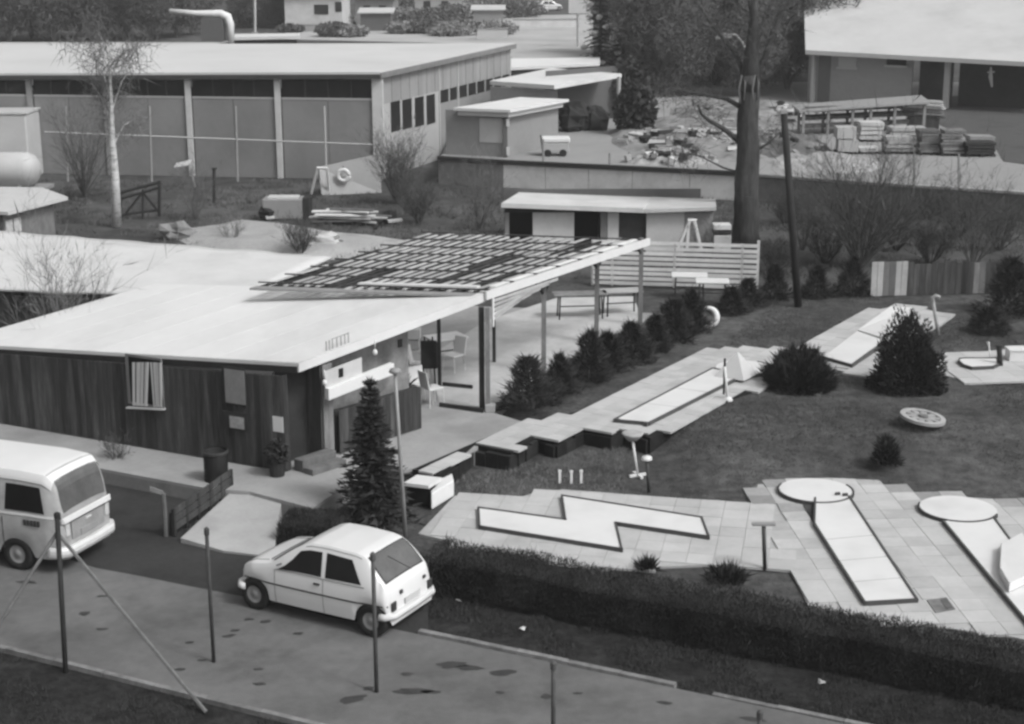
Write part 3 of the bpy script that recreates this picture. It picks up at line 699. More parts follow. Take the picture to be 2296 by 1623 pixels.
# litter bin by the gate
lb = thing('litter_bin', 'tall black litter drum on the terrace edge by the entrance', 'bin', gp(487, 1096, ZU - .2)); c = lb.location
mb = MB(); mb.lathe([(0, 0), (.235, 0), (.25, .05), (.25, .8), (.235, .82), (.225, .82), (.225, .3), (0, .3)], c, 20); mb.build('drum', mat('black_drum', .012, .7, .3, 4, .1), lb, smooth=True)
MB().lathe([(.252, .78), (.27, .79), (.27, .84), (.252, .85)], c, 20).build('rim', metal_d, lb)
# entrance fence and the crooked post
ef = thing('entrance_fence', 'low dark board fence beside the pale entrance walk', 'fence', gp(450, 1150, .1))
a, b = gp(392, 1200, .05), gp(520, 1108, .15); d = b - a
for i in range(6):
    p = a.lerp(b, i / 5); MB().box(p + Vector((0, 0, .26)), (.06, .06, .56), math.atan2(d.y, d.x)).build('post', post_dk, ef)
for z in (.10, .26, .42): MB().obox(a + Vector((0, 0, z)), d, Vector((.02, -.02, 0)), Vector((0, 0, .13))).build('board', wood_dk, ef)
tp = thing('signpost', 'crooked pale signpost with a short arm at the head of the entrance', 'signpost', gp(372, 1202, .03)); c = tp.location
t0 = vp(366, 1105, c.y)
MB().tube([c, c.lerp(t0, .5) + Vector((.01, 0, 0)), t0], .045, 7).build('post', mat('grey_post', .11, .9, .3, 5, .2), tp)
MB().tube([c + Vector((.1, .1, 0)), c + Vector((.12, .1, .45))], .05, 6).build('stump', post_dk, tp)
t1 = vp(336, 1094, c.y - .1); MB().obox(t0 + Vector((0, -.02, -.05)), t1 - t0, Vector((0, .03, 0)), Vector((0, 0, .09))).build('arm', wood_mid, tp)
# lamp pole in front of the terrace
lp = thing('lamp_pole', 'thin grey pole standing in front of the little spruce', 'pole', gp(909, 1205, 0)); c = lp.location
MB().tube([c, c.lerp(vp(886, 838, c.y), .5), vp(886, 838, c.y)], [.045, .038, .03], 8).build('mast', metal_g, lp, smooth=True)
mb = MB(); q = vp(886, 834, c.y); mb.lathe([(0, .08), (.10, .06), (.12, 0), (.05, -.04), (0, -.05)], q, 12); mb.build('lamp_head', metal_g, lp, smooth=True)
# white garden wall block with dark slots below the slabs
gw = thing('stair_wall', 'white concrete stair cheek with dark slots at the foot of the terrace', 'wall', gp(990, 1140, 0))
a, b = gp(906, 1135, 0), gp(962, 1142, 0)
MB().obox(a + Vector((0, 0, .44)), (b - a), Vector((.25, .5, 0)), Vector((0, 0, .07))).build('lintel', white, gw)
MB().obox(a + Vector((.05, .12, 0)), (b - a) * .95, Vector((.1, .3, 0)), Vector((0, 0, .43))).build('slot', interior, gw)
p = gp(952, 1122, 0); MB().box(p + Vector((0, -.04, .22)), (.06, .06, .44)).build('pillar', white, gw)
pts = [gp(968, 1143, 0), gp(1018, 1112, 0), gp(1014, 1095, 0), gp(962, 1120, 0)]
MB().prism([tuple(q[:2]) for q in pts], 0, lambda x, y: .34).build('cheek', white, gw, bevel=.02)
# ---- rear annexe with its tarpaulin roof
an = thing('rear_annexe', 'low annexe with a wide pale tarpaulin roof behind the pavilion', 'building', gp(300, 690, ZU))
NL, NRp, FRp, FLp = gp(575, 641, 3.02), RRc.copy(), gp(1442, 541, 3.05), gp(955, 524, 3.05)
ap_ = [gp(-160, 505, 2.3), gp(60, 514, 2.3), gp(400, 533, 2.3), gp(745, 575, 2.3), gp(600, 655, 2.3), gp(330, 660, 2.2), gp(185, 692, 2.1), gp(-160, 640, 2.1)]
A_, B_, C_, D_ = ap_[0], ap_[3], ap_[4] + Vector((-.5, -.6, 0)), ap_[7]
mb = MB(); N = 26; M_ = 14; vs = []
for i in range(N + 1):
    for j in range(M_ + 1):
        s_, t = i / N, j / M_
        p = (A_ * (1 - s_) + B_ * s_) * (1 - t) + (D_ * (1 - s_) + C_ * s_) * t
        p = p + Vector((0, 0, .05 * noise.noise(Vector((s_ * 14, t * 1.5, 0))) + .015 * math.sin(s_ * 40)))
        vs.append(p)
mb.add(vs, [(i * (M_ + 1) + j, (i + 1) * (M_ + 1) + j, (i + 1) * (M_ + 1) + j + 1, i * (M_ + 1) + j + 1) for i in range(N) for j in range(M_)])
o = mb.build('roof', roofw2, an, smooth=True)
s2 = o.modifiers.new('thick', 'SOLIDIFY'); s2.thickness = .08; s2.offset = -1
for (a, b) in ((D_, C_), (A_, D_), (A_, B_)):
    e = (b - a); e.z = 0; i_ = ((A_ + B_ + C_ + D_) / 4 - (a + b) / 2); i_.z = 0; i_.normalize()
    MB().obox(Vector((a.x, a.y, ZU)) + i_ * .35, e, i_ * .1, Vector((0, 0, 1.55))).build('wall', wood_dk, an)
# ---- pergola
pg = thing('pergola', 'open pergola of pale slats over dark beams and gap-shading laths beside the pavilion roof', 'pergola', gp(1215, 840, ZU))
def bil(s_, t): return (NL * (1 - s_) + NRp * s_) * (1 - t) + (FLp * (1 - s_) + FRp * s_) * t
ns = 21
for i in range(ns):
    s_ = (i + .5) / ns
    t0, t1 = R.choice((0.02, .02, .0, .05)), R.choice((1.0, 1.02, .97, 1.03))
    # each slat is laid in lapped lengths that sit a little proud of one another
    cuts = [t0, .34 + R.uniform(-.03, .03), .68 + R.uniform(-.03, .03), t1]
    for k in range(3):
        a, b = bil(s_, cuts[k] - .012), bil(s_, cuts[k + 1]); lat = (NRp - NL).normalized() * .075
        if R.random() < .06: continue
        z = Vector((0, 0, .012 * (k % 2) + R.uniform(-.006, .006)))
        MB().obox(a + z - lat / 2, b - a, lat, Vector((0, 0, .035))).build('slat', wood_lt, pg)
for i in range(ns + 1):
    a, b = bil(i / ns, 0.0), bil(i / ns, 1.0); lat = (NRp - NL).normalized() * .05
    MB().obox(a + Vector((0, 0, -.085)) - lat / 2, b - a, lat, Vector((0, 0, .06))).build('gap_shade_lath', post_dk, pg)  # dark laths added so the gaps between the slats look shaded
for k in range(8):
    t = .02 + k / 7 * .97; a, b = bil(-.01, t), bil(1.0, t); dl = (FLp - NL).normalized() * .05
    MB().obox(a + Vector((0, 0, .045)), b - a, dl, Vector((0, 0, .03))).build('cross_beam', mat('dark_lath', .055, .9, .4, 3, .2), pg)
a, b = bil(0, -.035), bil(.97, -.035); MB().obox(a + Vector((0, 0, -.05)), b - a, (FLp - NL).normalized() * .30, Vector((0, 0, .05))).build('front_board', mat('grey_board', .24, .85, .15, 2, .1), pg)
a, b = bil(.42, .035), bil(.93, .045); MB().obox(a + Vector((0, 0, .045)), b - a, (FLp - NL).normalized() * .16, Vector((0, 0, .05))).build('white_plank', white, pg)
a, b = bil(1.005, -.01), bil(1.005, 1.03); lat = Vector((.05, -.03, 0))
MB().obox(a + Vector((0, 0, -.14)), b - a, lat, Vector((0, 0, .20))).build('edge_beam', white, pg)
a, b = bil(.955, .08), bil(.955, .99); MB().obox(a + Vector((0, 0, .035)), b - a, (NRp - NL).normalized() * .16, Vector((0, 0, .03))).build('edge_board', wood_wh, pg)
def post(px, py, ztop, w_, m, parent=pg, name='post'):
    c = gp(px, py, ZU); MB().obox(c + Vector((-w_ / 2, -w_ / 2, 0)), Vector((w_, 0, 0)), Vector((0, w_, 0)), Vector((0, 0, ztop - ZU))).build(name, m, parent); return c
post(1081, 917, 2.84, .13, post_dk); post(1094, 920, 2.86, .11, wood_mid); post(1108, 812, 2.95, .09, post_dk)
c2 = post(1219, 838, 2.92, .12, wood_mid); c3 = post(1337, 770, 2.92, .12, wood_mid); c4 = post(1435, 730, 2.92, .12, wood_mid); post(986, 868, 2.85, .09, post_dk)
MB().box(gp(1094, 922, ZU) + Vector((0.05, 0, .09)), (.24, .24, .18)).build('plinth', conc, pg, bevel=.02)
ed = (FRp - NRp).normalized()
for c, m in ((c2, post_dk), (c3, post_dk), (c4, post_dk)):
    for sg in (-1, 1):
        if c is c4 and sg > 0: continue
        MB().tube([Vector((c.x, c.y, 2.45)), Vector((c.x, c.y, 2.88)) + ed * sg * .45], .045, 5).build('brace', m, pg)
for k in range(5):
    L = 1.0 - k * .14; a = NRp + ed * .25 + Vector((.02, -.02, -.26 - k * .115)); b = NRp + ed * (.25 + 3.0 * L) + Vector((.02, -.02, -.26 - k * .045))
    MB().obox(a, b - a, Vector((.02, -.012, 0)), Vector((0, 0, .07))).build('valance_slat', wood_lt, pg)
a = NRp + ed * .22 + Vector((.03, -.03, 0)); MB().obox(a + Vector((0, 0, -.85)), ed * .06, Vector((.03, -.02, 0)), Vector((0, 0, .75))).build('valance_stile', wood_wh, pg)
# low rail round the beer garden
for nm, q0, q1, lab in (('low_rail', (992, 866), (1058, 873), 'low dark rail at the foot of the thin pergola post'), ('low_rail', (985, 912), (1082, 926), 'low dark kerb rail along the terrace to the thick posts')):
    a, b = gp(*q0, ZU), gp(*q1, ZU); tag(MB().obox(a, b - a, Vector((.02, .06, 0)), Vector((0, 0, .10))).build(nm, post_dk), lab, 'rail')
# ---- furniture
def chair(label, loc, rz, m=white):
    t = thing('garden_chair', label, 'chair', loc, rz, 'white garden chairs on the terrace')
    MB().box((0, 0, .44), (.42, .42, .03)).build('seat', m, t, local=True, bevel=.01)
    MB().obox((-.2, .19, .46), (.40, 0, 0), (0, .03, 0), (0, .08, .42)).build('backrest', m, t, local=True, bevel=.01)
    for x in (-.18, .18):
        for y in (-.18, .18): MB().tube([(x, y, .43), (x * 1.15, y * 1.15, 0)], .014, 5).build('leg', m, t, local=True)
    return t
chair('white garden chair in front of the dark palm tub', gp(945, 905, ZU), .6)
chair('white garden chair touching the thin pergola post', gp(970, 908, ZU), 2.2)
chair('white garden chair lying deepest under the pavilion roof', gp(1018, 832, ZU), -.7)
chair('white garden chair left of the deepest chair under the roof', gp(940, 852, ZU), 1.4)
def table(label, loc, rz, L, w_, m, legm):
    t = thing('garden_table', label, 'table', loc, rz)
    MB().box((0, 0, .73), (L, w_, .04)).build('tabletop', m, t, local=True, bevel=.008)
    for x in (-L * .38, L * .38):
        for y in (-w_ * .35, w_ * .35): MB().tube([(x, y, .72), (x * 1.05, y * 1.2, 0)], .025, 6).build('leg', legm, t, local=True)
    MB().tube([(-L * .38, 0, .35), (L * .38, 0, .35)], .02, 5).build('stretcher', legm, t, local=True)
    return t
table('long garden table with dark legs in the sunlit gravel behind the pergola posts', gp(1300, 712, ZU), .1, 1.6, .6, wood_mid, post_dk)
table('garden table between the two farthest pergola posts', gp(1392, 705, ZU), .2, 1.2, .6, wood_lt, post_dk)
table('white table in front of the slatted fence', gp(1545, 668, ZU), -.1, 1.1, .7, white, metal_d)
table('second white table at the right end of the slatted fence', gp(1596, 682, ZU), -.1, 1.0, .7, white, metal_d)
table('small white table deep under the pavilion roof', gp(1000, 815, ZU), .5, 1.0, .7, white, metal_d)
eb_ = thing('menu_easel', 'narrow dark menu easel standing left of the thin pergola post', 'easel', gp(962, 866, ZU)); c = eb_.location
for dx in (-.16, .16): MB().tube([c + Vector((dx, 0, 0)), c + Vector((dx * .6, .12, 1.25))], .022, 5).build('leg', post_dk, eb_)
MB().obox(c + Vector((-.2, .02, .45)), (.4, 0, 0), (0, .03, 0), (0, .08, .7)).build('board', post_dk, eb_)
ck = thing('bottle_crates', 'stack of pale bottle crates against the kiosk under the roof', 'crate', gp(925, 830, ZU)); c = ck.location
for k in range(4): MB().box(c + Vector((R.uniform(-.03, .03), R.uniform(-.03, .03), .15 + .28 * k)), (.42, .32, .26), R.uniform(-.1, .1)).build('crate', offwhite if k % 2 else plaster_l, ck, bevel=.01)
pl = thing('palm_tub', 'dark leafy tub plant under the white awning board', 'planter', gp(905, 905, ZU)); c = pl.location
MB().lathe([(0, 0), (.16, 0), (.2, .32), (.17, .32), (0, .28)], c, 12).build('tub', conc_dk, pl)
mb = MB(); rr = random.Random(3)
for k in range(46):
    a = rr.uniform(0, 2 * PI); el = rr.uniform(.3, 1.4); L = rr.uniform(.35, .62); p0 = c + Vector((0, 0, .32)); d = Vector((math.cos(a) * math.cos(el), math.sin(a) * math.cos(el), math.sin(el)))
    p1 = p0 + d * L * .6; p2 = p0 + d * L + Vector((0, 0, -.10)); s_ = Vector((-math.sin(a), math.cos(a), 0)) * .05
    mb.add([p0, p1 + s_, p2, p1 - s_], [(0, 1, 2, 3)])
mb.build('leaves', needle2, pl, recalc=False)
lw = thing('parapet_wall', 'low pale parapet at the far edge of the beer garden', 'wall', gp(1500, 690, ZU))
# ---- white slatted fence
sf = thing('slat_fence', 'white horizontal slat fence behind the beer garden', 'fence', gp(1510, 648, ZU))
a, b = gp(1328, 640, ZU), gp(1697, 652, ZU); d = b - a; L = d.length; nf = Vector((d.y, -d.x, 0)).normalized()
for t in (0, .12, .50, .905, 1.0):
    p = a + d * t; MB().box(p + Vector((0, 0, .80 if t == 1 else .74)) - nf * .05, (.08, .08, 1.6 if t == 1 else 1.48), math.atan2(d.y, d.x)).build('post', wood_wh, sf)
for k in range(9):
    z = .06 + k * .165
    for t0, t1 in ((0, .5), (.5, .905), (.905, 1.0)):
        p = a + d * (t0 + .003) + nf * .012 + Vector((0, 0, z + R.uniform(-.012, .012)))
        MB().obox(p, d * (t1 - t0 - .006), nf * .022, Vector((0, 0, .105))).build('slat', wood_wh, sf)
bpy.data.objects.remove(lw)
# ================================================================ MINIGOLF LANES AND LAWN THINGS
def edge_loop(pts, closed=True, w_=.035, h=.05):
    mb = MB(); n = len(pts)
    for i in range(n if closed else n - 1):
        a, b = Vector(pts[i]), Vector(pts[(i + 1) % n]); d = (b - a); L = d.length
        if L < 1e-4: continue
        d.normalize(); s_ = Vector((-d.y, d.x, 0)).normalized() * w_ / 2
        vs = [a - s_ - d * w_ / 2, b - s_ + d * w_ / 2, b + s_ + d * w_ / 2, a + s_ - d * w_ / 2]
        z0, z1 = Vector((0, 0, -.10)), Vector((0, 0, h))
        mb.add([v + z0 for v in vs] + [v + z1 for v in vs], [(4, 5, 6, 7), (0, 1, 5, 4), (1, 2, 6, 5), (2, 3, 7, 6), (3, 0, 4, 7)])
    return mb
def lane(label, pts, z, loc=None, edges=None, hz=.022):
    t = thing('minigolf_lane', label, 'minigolf lane', Vector((sum(p.x for p in pts) / len(pts), sum(p.y for p in pts) / len(pts), z - .1)))
    MB().prism([tuple(p[:2]) for p in pts], z - .085, z).build('playing_surface', lane_m, t)
    edge_loop([Vector((p.x, p.y, z)) for p in pts] if edges is None else edges, edges is None, .04, hz).build('edge_rail', frame_m, t)
    return t
def circle_pts(c, r, n, a0=0, a1=2 * PI): return [Vector((c.x + r * math.cos(a0 + (a1 - a0) * i / n), c.y + r * math.sin(a0 + (a1 - a0) * i / n), c.z)) for i in range(n + 1)]
Z1 = .092
zz = lane('white lightning-shaped lane with two stepped arms', [gp(*q, Z1) for q in [(1073, 1138), (1268, 1165), (1260, 1111), (1573, 1160), (1589, 1203), (1380, 1172), (1394, 1231), (1075, 1180)]], Z1)
def joint(par, a, b, z): MB().obox(Vector((a.x, a.y, z - .001)), (b - a) * Vector((1, 1, 0)), (b - a).normalized().cross(Vector((0, 0, 1))) * .018, Vector((0, 0, .004))).build('plate_joint', joint_m, par)
# lane with the round end, narrowed beside a dark triangular patch
cA = gp(1829, 1099, Z1)
pA = [gp(1828, 1117, Z1), gp(1826, 1174, Z1), gp(1939, 1351, Z1), gp(2056, 1344, Z1), gp(1904, 1113, Z1)]
A = lane('straight white lane with a round end, widest in the lower right', pA, Z1, edges=pA)
MB().prism([tuple(p[:2]) for p in circle_pts(cA, .76, 40)[:-1]], Z1 - .085, Z1 + .004).build('round_end', lane_m, A)
edge_loop(circle_pts(cA, .77, 40, 2.6, 2 * PI + .4), False, .035, .02).build('round_rail', frame_m, A)
MB().prism([tuple(p[:2]) for p in (gp(1797, 1124, .05), gp(1826, 1122, .05), gp(1825, 1174, .05))], .03, .052).build('dark_triangle', soil, A)  # flat dark triangle at the narrowed end of the lane
for f_ in (.22, .5, .76): joint(A, pA[1].lerp(pA[2], f_), pA[4].lerp(pA[3], .25 + f_ * .74), Z1)
for q in ((1878, 1110), (1895, 1112)): MB().box(gp(*q, Z1) + Vector((0, 0, .03)), (.10, .05, .06), .3).build('stop', frame_m, A)
cB = gp(2148, 1140, Z1)
pB = [gp(2115, 1168, Z1), gp(2380, 1488, Z1), gp(2480, 1480, Z1), gp(2228, 1160, Z1)]
Bl = lane('white lane with a round end cut off by the right picture edge', pB, Z1, edges=[pB[0], pB[1]])
MB().prism([tuple(p[:2]) for p in circle_pts(cB, .76, 40)[:-1]], Z1 - .085, Z1 + .004).build('round_end', lane_m, Bl)
edge_loop(circle_pts(cB, .77, 40, 2.7, 2 * PI - .5), False, .035, .02).build('round_rail', frame_m, Bl)
edge_loop([pB[3], gp(2265, 1210, Z1), pB[2]], False, .035, .02).build('side_rail', frame_m, Bl)
MB().slab([gp(2240, 1292, Z1) + Vector((0, 0, .18)), gp(2262, 1330, Z1) + Vector((0, 0, .18)), gp(2330, 1300, Z1) + Vector((0, 0, .2)), gp(2290, 1215, Z1) + Vector((0, 0, .2)), gp(2243, 1238, Z1) + Vector((0, 0, .18))], .17).build('obstacle', white, Bl, bevel=.015)
dc = thing('drain_cover', 'grey square drain cover in the paving below the round-end lane', 'drain cover', gp(2110, 1360, .04))
MB().prism([tuple(gp(*q, .04)[:2]) for q in ((2078, 1346), (2122, 1340), (2142, 1366), (2098, 1374))], .02, .05).build('frame', mat('drain_iron', .16, .8, .4, 6, .3), dc)
MB().prism([tuple(gp(*q, .04)[:2]) for q in ((2108, 1346), (2122, 1343), (2136, 1364), (2122, 1367))], .03, .056).build('lid', mat('drain_lid', .10, .8, .4, 6, .3), dc)
# long lane with the pyramid
Z2 = ZU + .10
pC = [gp(*q, Z2) for q in ((1377, 941), (1455, 948), (1672, 838), (1597, 826))]
cC = gp(1668, 824, Z2)
Cl = lane('long white lane running away to a white pyramid', pC, Z2)
MB().prism([tuple(p[:2]) for p in circle_pts(cC, .72, 36)[:-1]], Z2 - .085, Z2 + .004).build('round_end', lane_m, Cl)
edge_loop(circle_pts(cC, .73, 36, 3.6, 2 * PI + .9), False, .035, .02).build('round_rail', frame_m, Cl)
for f_ in (.3, .6): joint(Cl, pC[0].lerp(pC[3], f_), pC[1].lerp(pC[2], f_), Z2)
ax = (pC[2] - pC[1]).normalized(); sx = Vector((-ax.y, ax.x, 0)); pc = gp(1648, 842, Z2)
b4 = [pc - ax * .35 - sx * .42, pc + ax * .45 - sx * .42, pc + ax * .45 + sx * .42, pc - ax * .35 + sx * .42]; apx = pc + ax * .1 + Vector((0, 0, .62))
pyr = MB(); pyr.add([p + Vector((0, 0, .006)) for p in b4] + [apx], [(0, 1, 4), (1, 2, 4), (2, 3, 4), (3, 0, 4), (3, 2, 1, 0)])
pyr.build('pyramid', mat('pyramid_paint', .52, .6, .06, 2, .03), Cl)
for q in ((1383, 950), (1448, 958)): MB().box(gp(*q, ZU) + Vector((0, 0, .05)), (.10, .10, .14), LCang).build('foot', frame_m, Cl)
# ramp lane
ra = [gp(1846, 800, Z2), gp(1910, 818, Z2), gp(1985, 764, Z2 + .05), gp(1922, 742, Z2 + .05)]
rb = [ra[3] + Vector((.02, .03, .03)), gp(1990, 760, Z2 + .09), gp(2048, 690, .98), gp(1998, 686, .98)]
Rl = thing('minigolf_lane', 'white ramp lane climbing to the right behind the round dark bush', 'minigolf lane', gp(1940, 775, ZU))
MB().slab(ra, .08).build('playing_surface', lane_m, Rl); MB().slab(rb, .07).build('ramp', lane_m, Rl)
vs = [rb[1] + Vector((.004, 0, -.072)), rb[2] + Vector((.004, 0, -.072)), Vector((rb[2].x, rb[2].y, ZU)), Vector((rb[1].x, rb[1].y, ZU))]
MB().add(vs + [v + Vector((-.05, .02, 0)) for v in vs], [(0, 1, 2, 3), (7, 6, 5, 4), (0, 4, 5, 1), (1, 5, 6, 2), (2, 6, 7, 3), (3, 7, 4, 0)]).build('side_skirt', frame_m, Rl)
edge_loop([ra[0], ra[1], ra[2]], False, .05, .02).build('edge_rail', frame_m, Rl)
vs = [rb[2] + Vector((0, .01, -.072)), rb[3] + Vector((0, .01, -.072)), Vector((rb[3].x, rb[3].y + .05, ZU)), Vector((rb[2].x, rb[2].y + .05, ZU))]
MB().add(vs, [(0, 1, 2, 3)]).build('back_board', frame_m, Rl)
MB().lathe([(0, 0), (.07, 0), (.09, .08), (.07, .16), (0, .18)], gp(1977, 768, ZU), 10).build('ball_stop', white, Rl, smooth=True)
# small lane at the right edge
c = gp(2180, 812, Z2); e1 = gp(2232, 806, Z2)
pe = [gp(*q, Z2) for q in ((2236, 803), (2238, 817), (2226, 822), (2180, 824), (2160, 818), (2150, 809), (2152, 804), (2165, 803))]
lane('small white round-nosed lane at the right picture edge', pe, Z2)
bx_ = thing('ball_box', 'pale box at the right edge beyond the small lane', 'box', gp(2262, 808, ZU)); MB().box(bx_.location + Vector((0.2, 0, .15)), (.5, .4, .3)).build('crate', white, bx_, bevel=.01); MB().box(bx_.location + Vector((.2, 0, .32)), (.55, .45, .04)).build('lid', white, bx_, bevel=.01)
# ---- posts and score stands
def stick(name, label, cat, base, top, z0, r, m, group=None, parts=()):
    c = gp(*base, z0); t = vp(*top, c.y); o = thing(name, label, cat, c, group=group)
    MB().tube([c, t], r, 7).build('shaft', m, o, smooth=True)
    return o, c, t
o, c, t = stick('score_stand', 'pale score stand with a round top at the near end of the long lane', 'stand', (1430, 1068), (1418, 985), gh(2.5, 33) + .0, .028, white)
MB().lathe([(0, -.02), (.10, -.02), (.22, .10), (.24, .14), (.20, .15), (0, .12)], t, 14).build('bowl', mat('bowl_grey', .34, .8, .2, 4, .1), o, smooth=True)
for a in (0, PI / 2): MB().box(c + Vector((0, 0, .03)), (.40, .06, .05), a + .4).build('foot', white, o)
o, c, t = stick('lawn_lamp', 'short dark post with a pale cap beside the score stand', 'lamp', (1455, 1103), (1450, 1030), gh(3, 32), .035, metal_d)
MB().lathe([(0, .08), (.10, .06), (.12, .0), (.04, -.02), (0, -.02)], t, 12).build('cap', white, o, smooth=True)
o, c, t = stick('marker_post', 'white marker post with a ball foot at the edge of the long lane', 'post', (1632, 903), (1625, 822), ZU - .08, .032, white)
MB().lathe([(0, 0), (.10, 0), (.12, .07), (.08, .14), (0, .16)], c, 12).build('foot', white, o, smooth=True)
MB().box(t + Vector((0, .02, -.25)), (.05, .03, .9)).build('board', post_dk, o)
o, c, t = stick('signpost', 'dark signpost with a small crossbar between the two paved lanes', 'signpost', (1715, 1277), (1712, 1176), .0, .04, metal_d)
MB().box(t + Vector((0, 0, .01)), (.42, .12, .04)).build('crossbar', metal_g, o)
o, c, t = stick('lamp_post', 'grey lamp post with a pale bent head beyond the ramp lane', 'lamp post', (2104, 752), (2092, 676), ZU, .05, mat('post_grey', .30, .8, .3, 5, .1))
MB().tube([t, t + Vector((-.02, 0, .12)), t + Vector((.06, 0, .17)), t + Vector((.18, 0, .12))], .055, 6).build('head', metal_g, o)
o, c, t = stick('flag_pole', 'thin white flag stick on the small right-hand lane', 'flag stick', (2220, 803), (2217, 766), Z2, .018, white)
MB().add([t, t + Vector((.001, .22, -.05)), t + Vector((0, 0, -.14))], [(0, 1, 2)]).build('pennant', white, o)
o, c, t = stick('bollard', 'dark bollard at the right edge behind the small lane', 'bollard', (2243, 822), (2240, 778), ZU, .07, post_dk)
MB().lathe([(0, .06), (.07, .04), (.08, 0), (0, -.01)], t, 10).build('cap', post_dk, o)
# ---- cartwheel disc on the lawn
dk = thing('cartwheel', 'round pale cartwheel lying tilted on the lawn before the big juniper', 'cartwheel', gp(2070, 952, gh(10, 36.5)))
c = gp(2069, 936, gh(10, 36.5) + .16); mb = MB(); tl = Matrix.Rotation(math.radians(7), 3, 'Y') @ Matrix.Rotation(math.radians(3), 3, 'X')
def disc(r0, r1, z0, z1, n=36):
    mb = MB(); prof = [(r0, z0), (r1, z0), (r1, z1), (r0, z1)]; vs = []; fs = []
    for k in range(n):
        a = 2 * PI * k / n
        for r, z in prof: vs.append(c + tl @ Vector((r * math.cos(a), r * math.sin(a), z)))
    for k in range(n):
        for j in range(4): fs.append((k * 4 + j, ((k + 1) % n) * 4 + j, ((k + 1) % n) * 4 + (j + 1) % 4, k * 4 + (j + 1) % 4))
    return mb.add(vs, fs)
disc(.40, .52, -.03, .04).build('rim', mat('wheel_rim', .33, .9, .2, 5, .2), dk)
disc(.0, .11, -.06, .06, 14).build('hub', wood_mid, dk)
for k in range(10):
    a = 2 * PI * k / 10; dv = tl @ Vector((math.cos(a), math.sin(a), 0)); sv = tl @ Vector((-math.sin(a), math.cos(a), 0)) * .13
    MB().obox(c + dv * .1 - sv / 2 + Vector((0, 0, -.01)), dv * .31, sv, Vector((0, 0, .035))).build('spoke', mat('wheel_spoke', .28, .9, .25, 5, .2), dk)
MB().box(c + Vector((0.05, 0.05, -.10)), (.3, .3, .14)).build('chock', post_dk, dk)
# ---- white crescent on the lawn
cs = thing('crescent_ring', 'white open ring standing on the lawn beside the conifer row', 'ring', gp(1592, 738, ZU)); c = gp(1586, 720, ZU + .16); c.z = ZU + .28
pts = []; rs_ = []
for i in range(25):
    a = math.radians(-128 + i * 10.2); pts.append(c + Vector((.26 * math.cos(a), .05 * math.sin(a), .26 * math.sin(a)))); rs_.append(.012 + .085 * math.sin(PI * i / 24) ** .7)
MB().tube(pts, rs_, 10).build('ring', white, cs, smooth=True)
MB().box(c + Vector((-.02, .03, -.2)), (.3, .2, .12)).build('base', soil, cs)
# ---- roadside fence posts
def fpost(label, top, h, r, m=metal_d, base=None):
    p = gp(*top, h); o = thing('fence_post', label, 'fence post', (p.x, p.y, 0), group='posts along the near verge')
    q = gp(*base, 0) if base else Vector((p.x, p.y, 0))
    MB().tube([q - Vector((0, 0, .1)), p], r, 7).build('shaft', m, o, smooth=True)
    MB().lathe([(r * 1.3, -.10), (r * 1.35, .0), (r * .6, .03), (0, .03)], p, 8).build('cap', m, o)
    return o, p
o, p1 = fpost('braced dark fence post at left with two slanting struts', (128, 1152), 2.45, .042, post_dk, (147, 1505))
s1 = mat('strut_grey', .13, .8, .3, 6, .2)
MB().tube([p1 + Vector((0, 0, -.35)), gp(462, 1596, 0)], .032, 6).build('strut', s1, o); MB().tube([p1 + Vector((0, 0, -.28)), gp(-90, 1540, 0)], .03, 6).build('strut', s1, o)
o, p2 = fpost('slim fence post left of the hatchback, second from the braced post', (463, 1186), 2.3, .032, mat('post_iron', .05, .7, .3, 5, .1))
o, p3 = fpost('slim fence post standing in front of the hatchback rear', (836, 1242), 2.3, .034, mat('post_iron2', .07, .7, .3, 5, .1))
o, p4 = fpost('shorter fence post at the bottom edge by the kerb end', (1241, 1486), 1.25, .034, mat('post_iron2', .07, .7, .3, 5, .1))
o, p5 = fpost('last fence post just rising into the bottom edge at right', (1704, 1596), .9, .034, mat('post_iron2', .07, .7, .3, 5, .1))
# ================================================================ PLANTS
def rvec(r): return Vector((r.gauss(0, 1), r.gauss(0, 1), r.gauss(0, 1))).normalized()
def spruce_mesh(h, r, seed, whorls=16, per=9, tw=16, m=needle, droop=.25, fat=1.0, base=.05, power=1.0):
    """needle foliage of a conifer: whorled branches carrying flat sprays of short twigs"""
    rr = random.Random(seed); mb = MB()
    for w_ in range(whorls):
        f = (w_ + rr.uniform(-.3, .3)) / whorls; z = h * (base + (1 - base) * max(0, f)); L = r * (1 - max(0, f)) ** power + .05 * r
        for k in range(per):
            a = 2 * PI * (k + rr.uniform(-.4, .4)) / per + w_ * 1.3; l = L * rr.uniform(.7, 1.12)
            d = Vector((math.cos(a), math.sin(a), .35 - droop * (1 - f) + rr.uniform(-.1, .1))); sd_ = Vector((-math.sin(a), math.cos(a), 0))
            for q in range(tw):
                t = (q + rr.random()) / tw; p = Vector((0, 0, z)) + d * l * t - Vector((0, 0, droop * l * t * t * .6))
                sl = (.10 + .22 * l * (1 - t * .75)) * fat * rr.uniform(.6, 1.2); sg = rr.choice((-1, 1))
                e = (d * .75 + sd_ * sg * rr.uniform(.3, 1.0) + Vector((0, 0, rr.uniform(-.35, .35)))).normalized() * sl
                wv = rvec(rr).cross(e).normalized() * sl * .17
                mb.add([p - wv, p + wv, p + e], [(0, 1, 2)])
    for _ in range(14):
        e = Vector((rr.uniform(-.25, .25), rr.uniform(-.25, .25), 1)).normalized() * h * .1; wv = rvec(rr).cross(e).normalized() * h * .012
        p = Vector((rr.uniform(-.02, .02), rr.uniform(-.02, .02), h * .93)); mb.add([p - wv, p + wv, p + e], [(0, 1, 2)])
    return mb
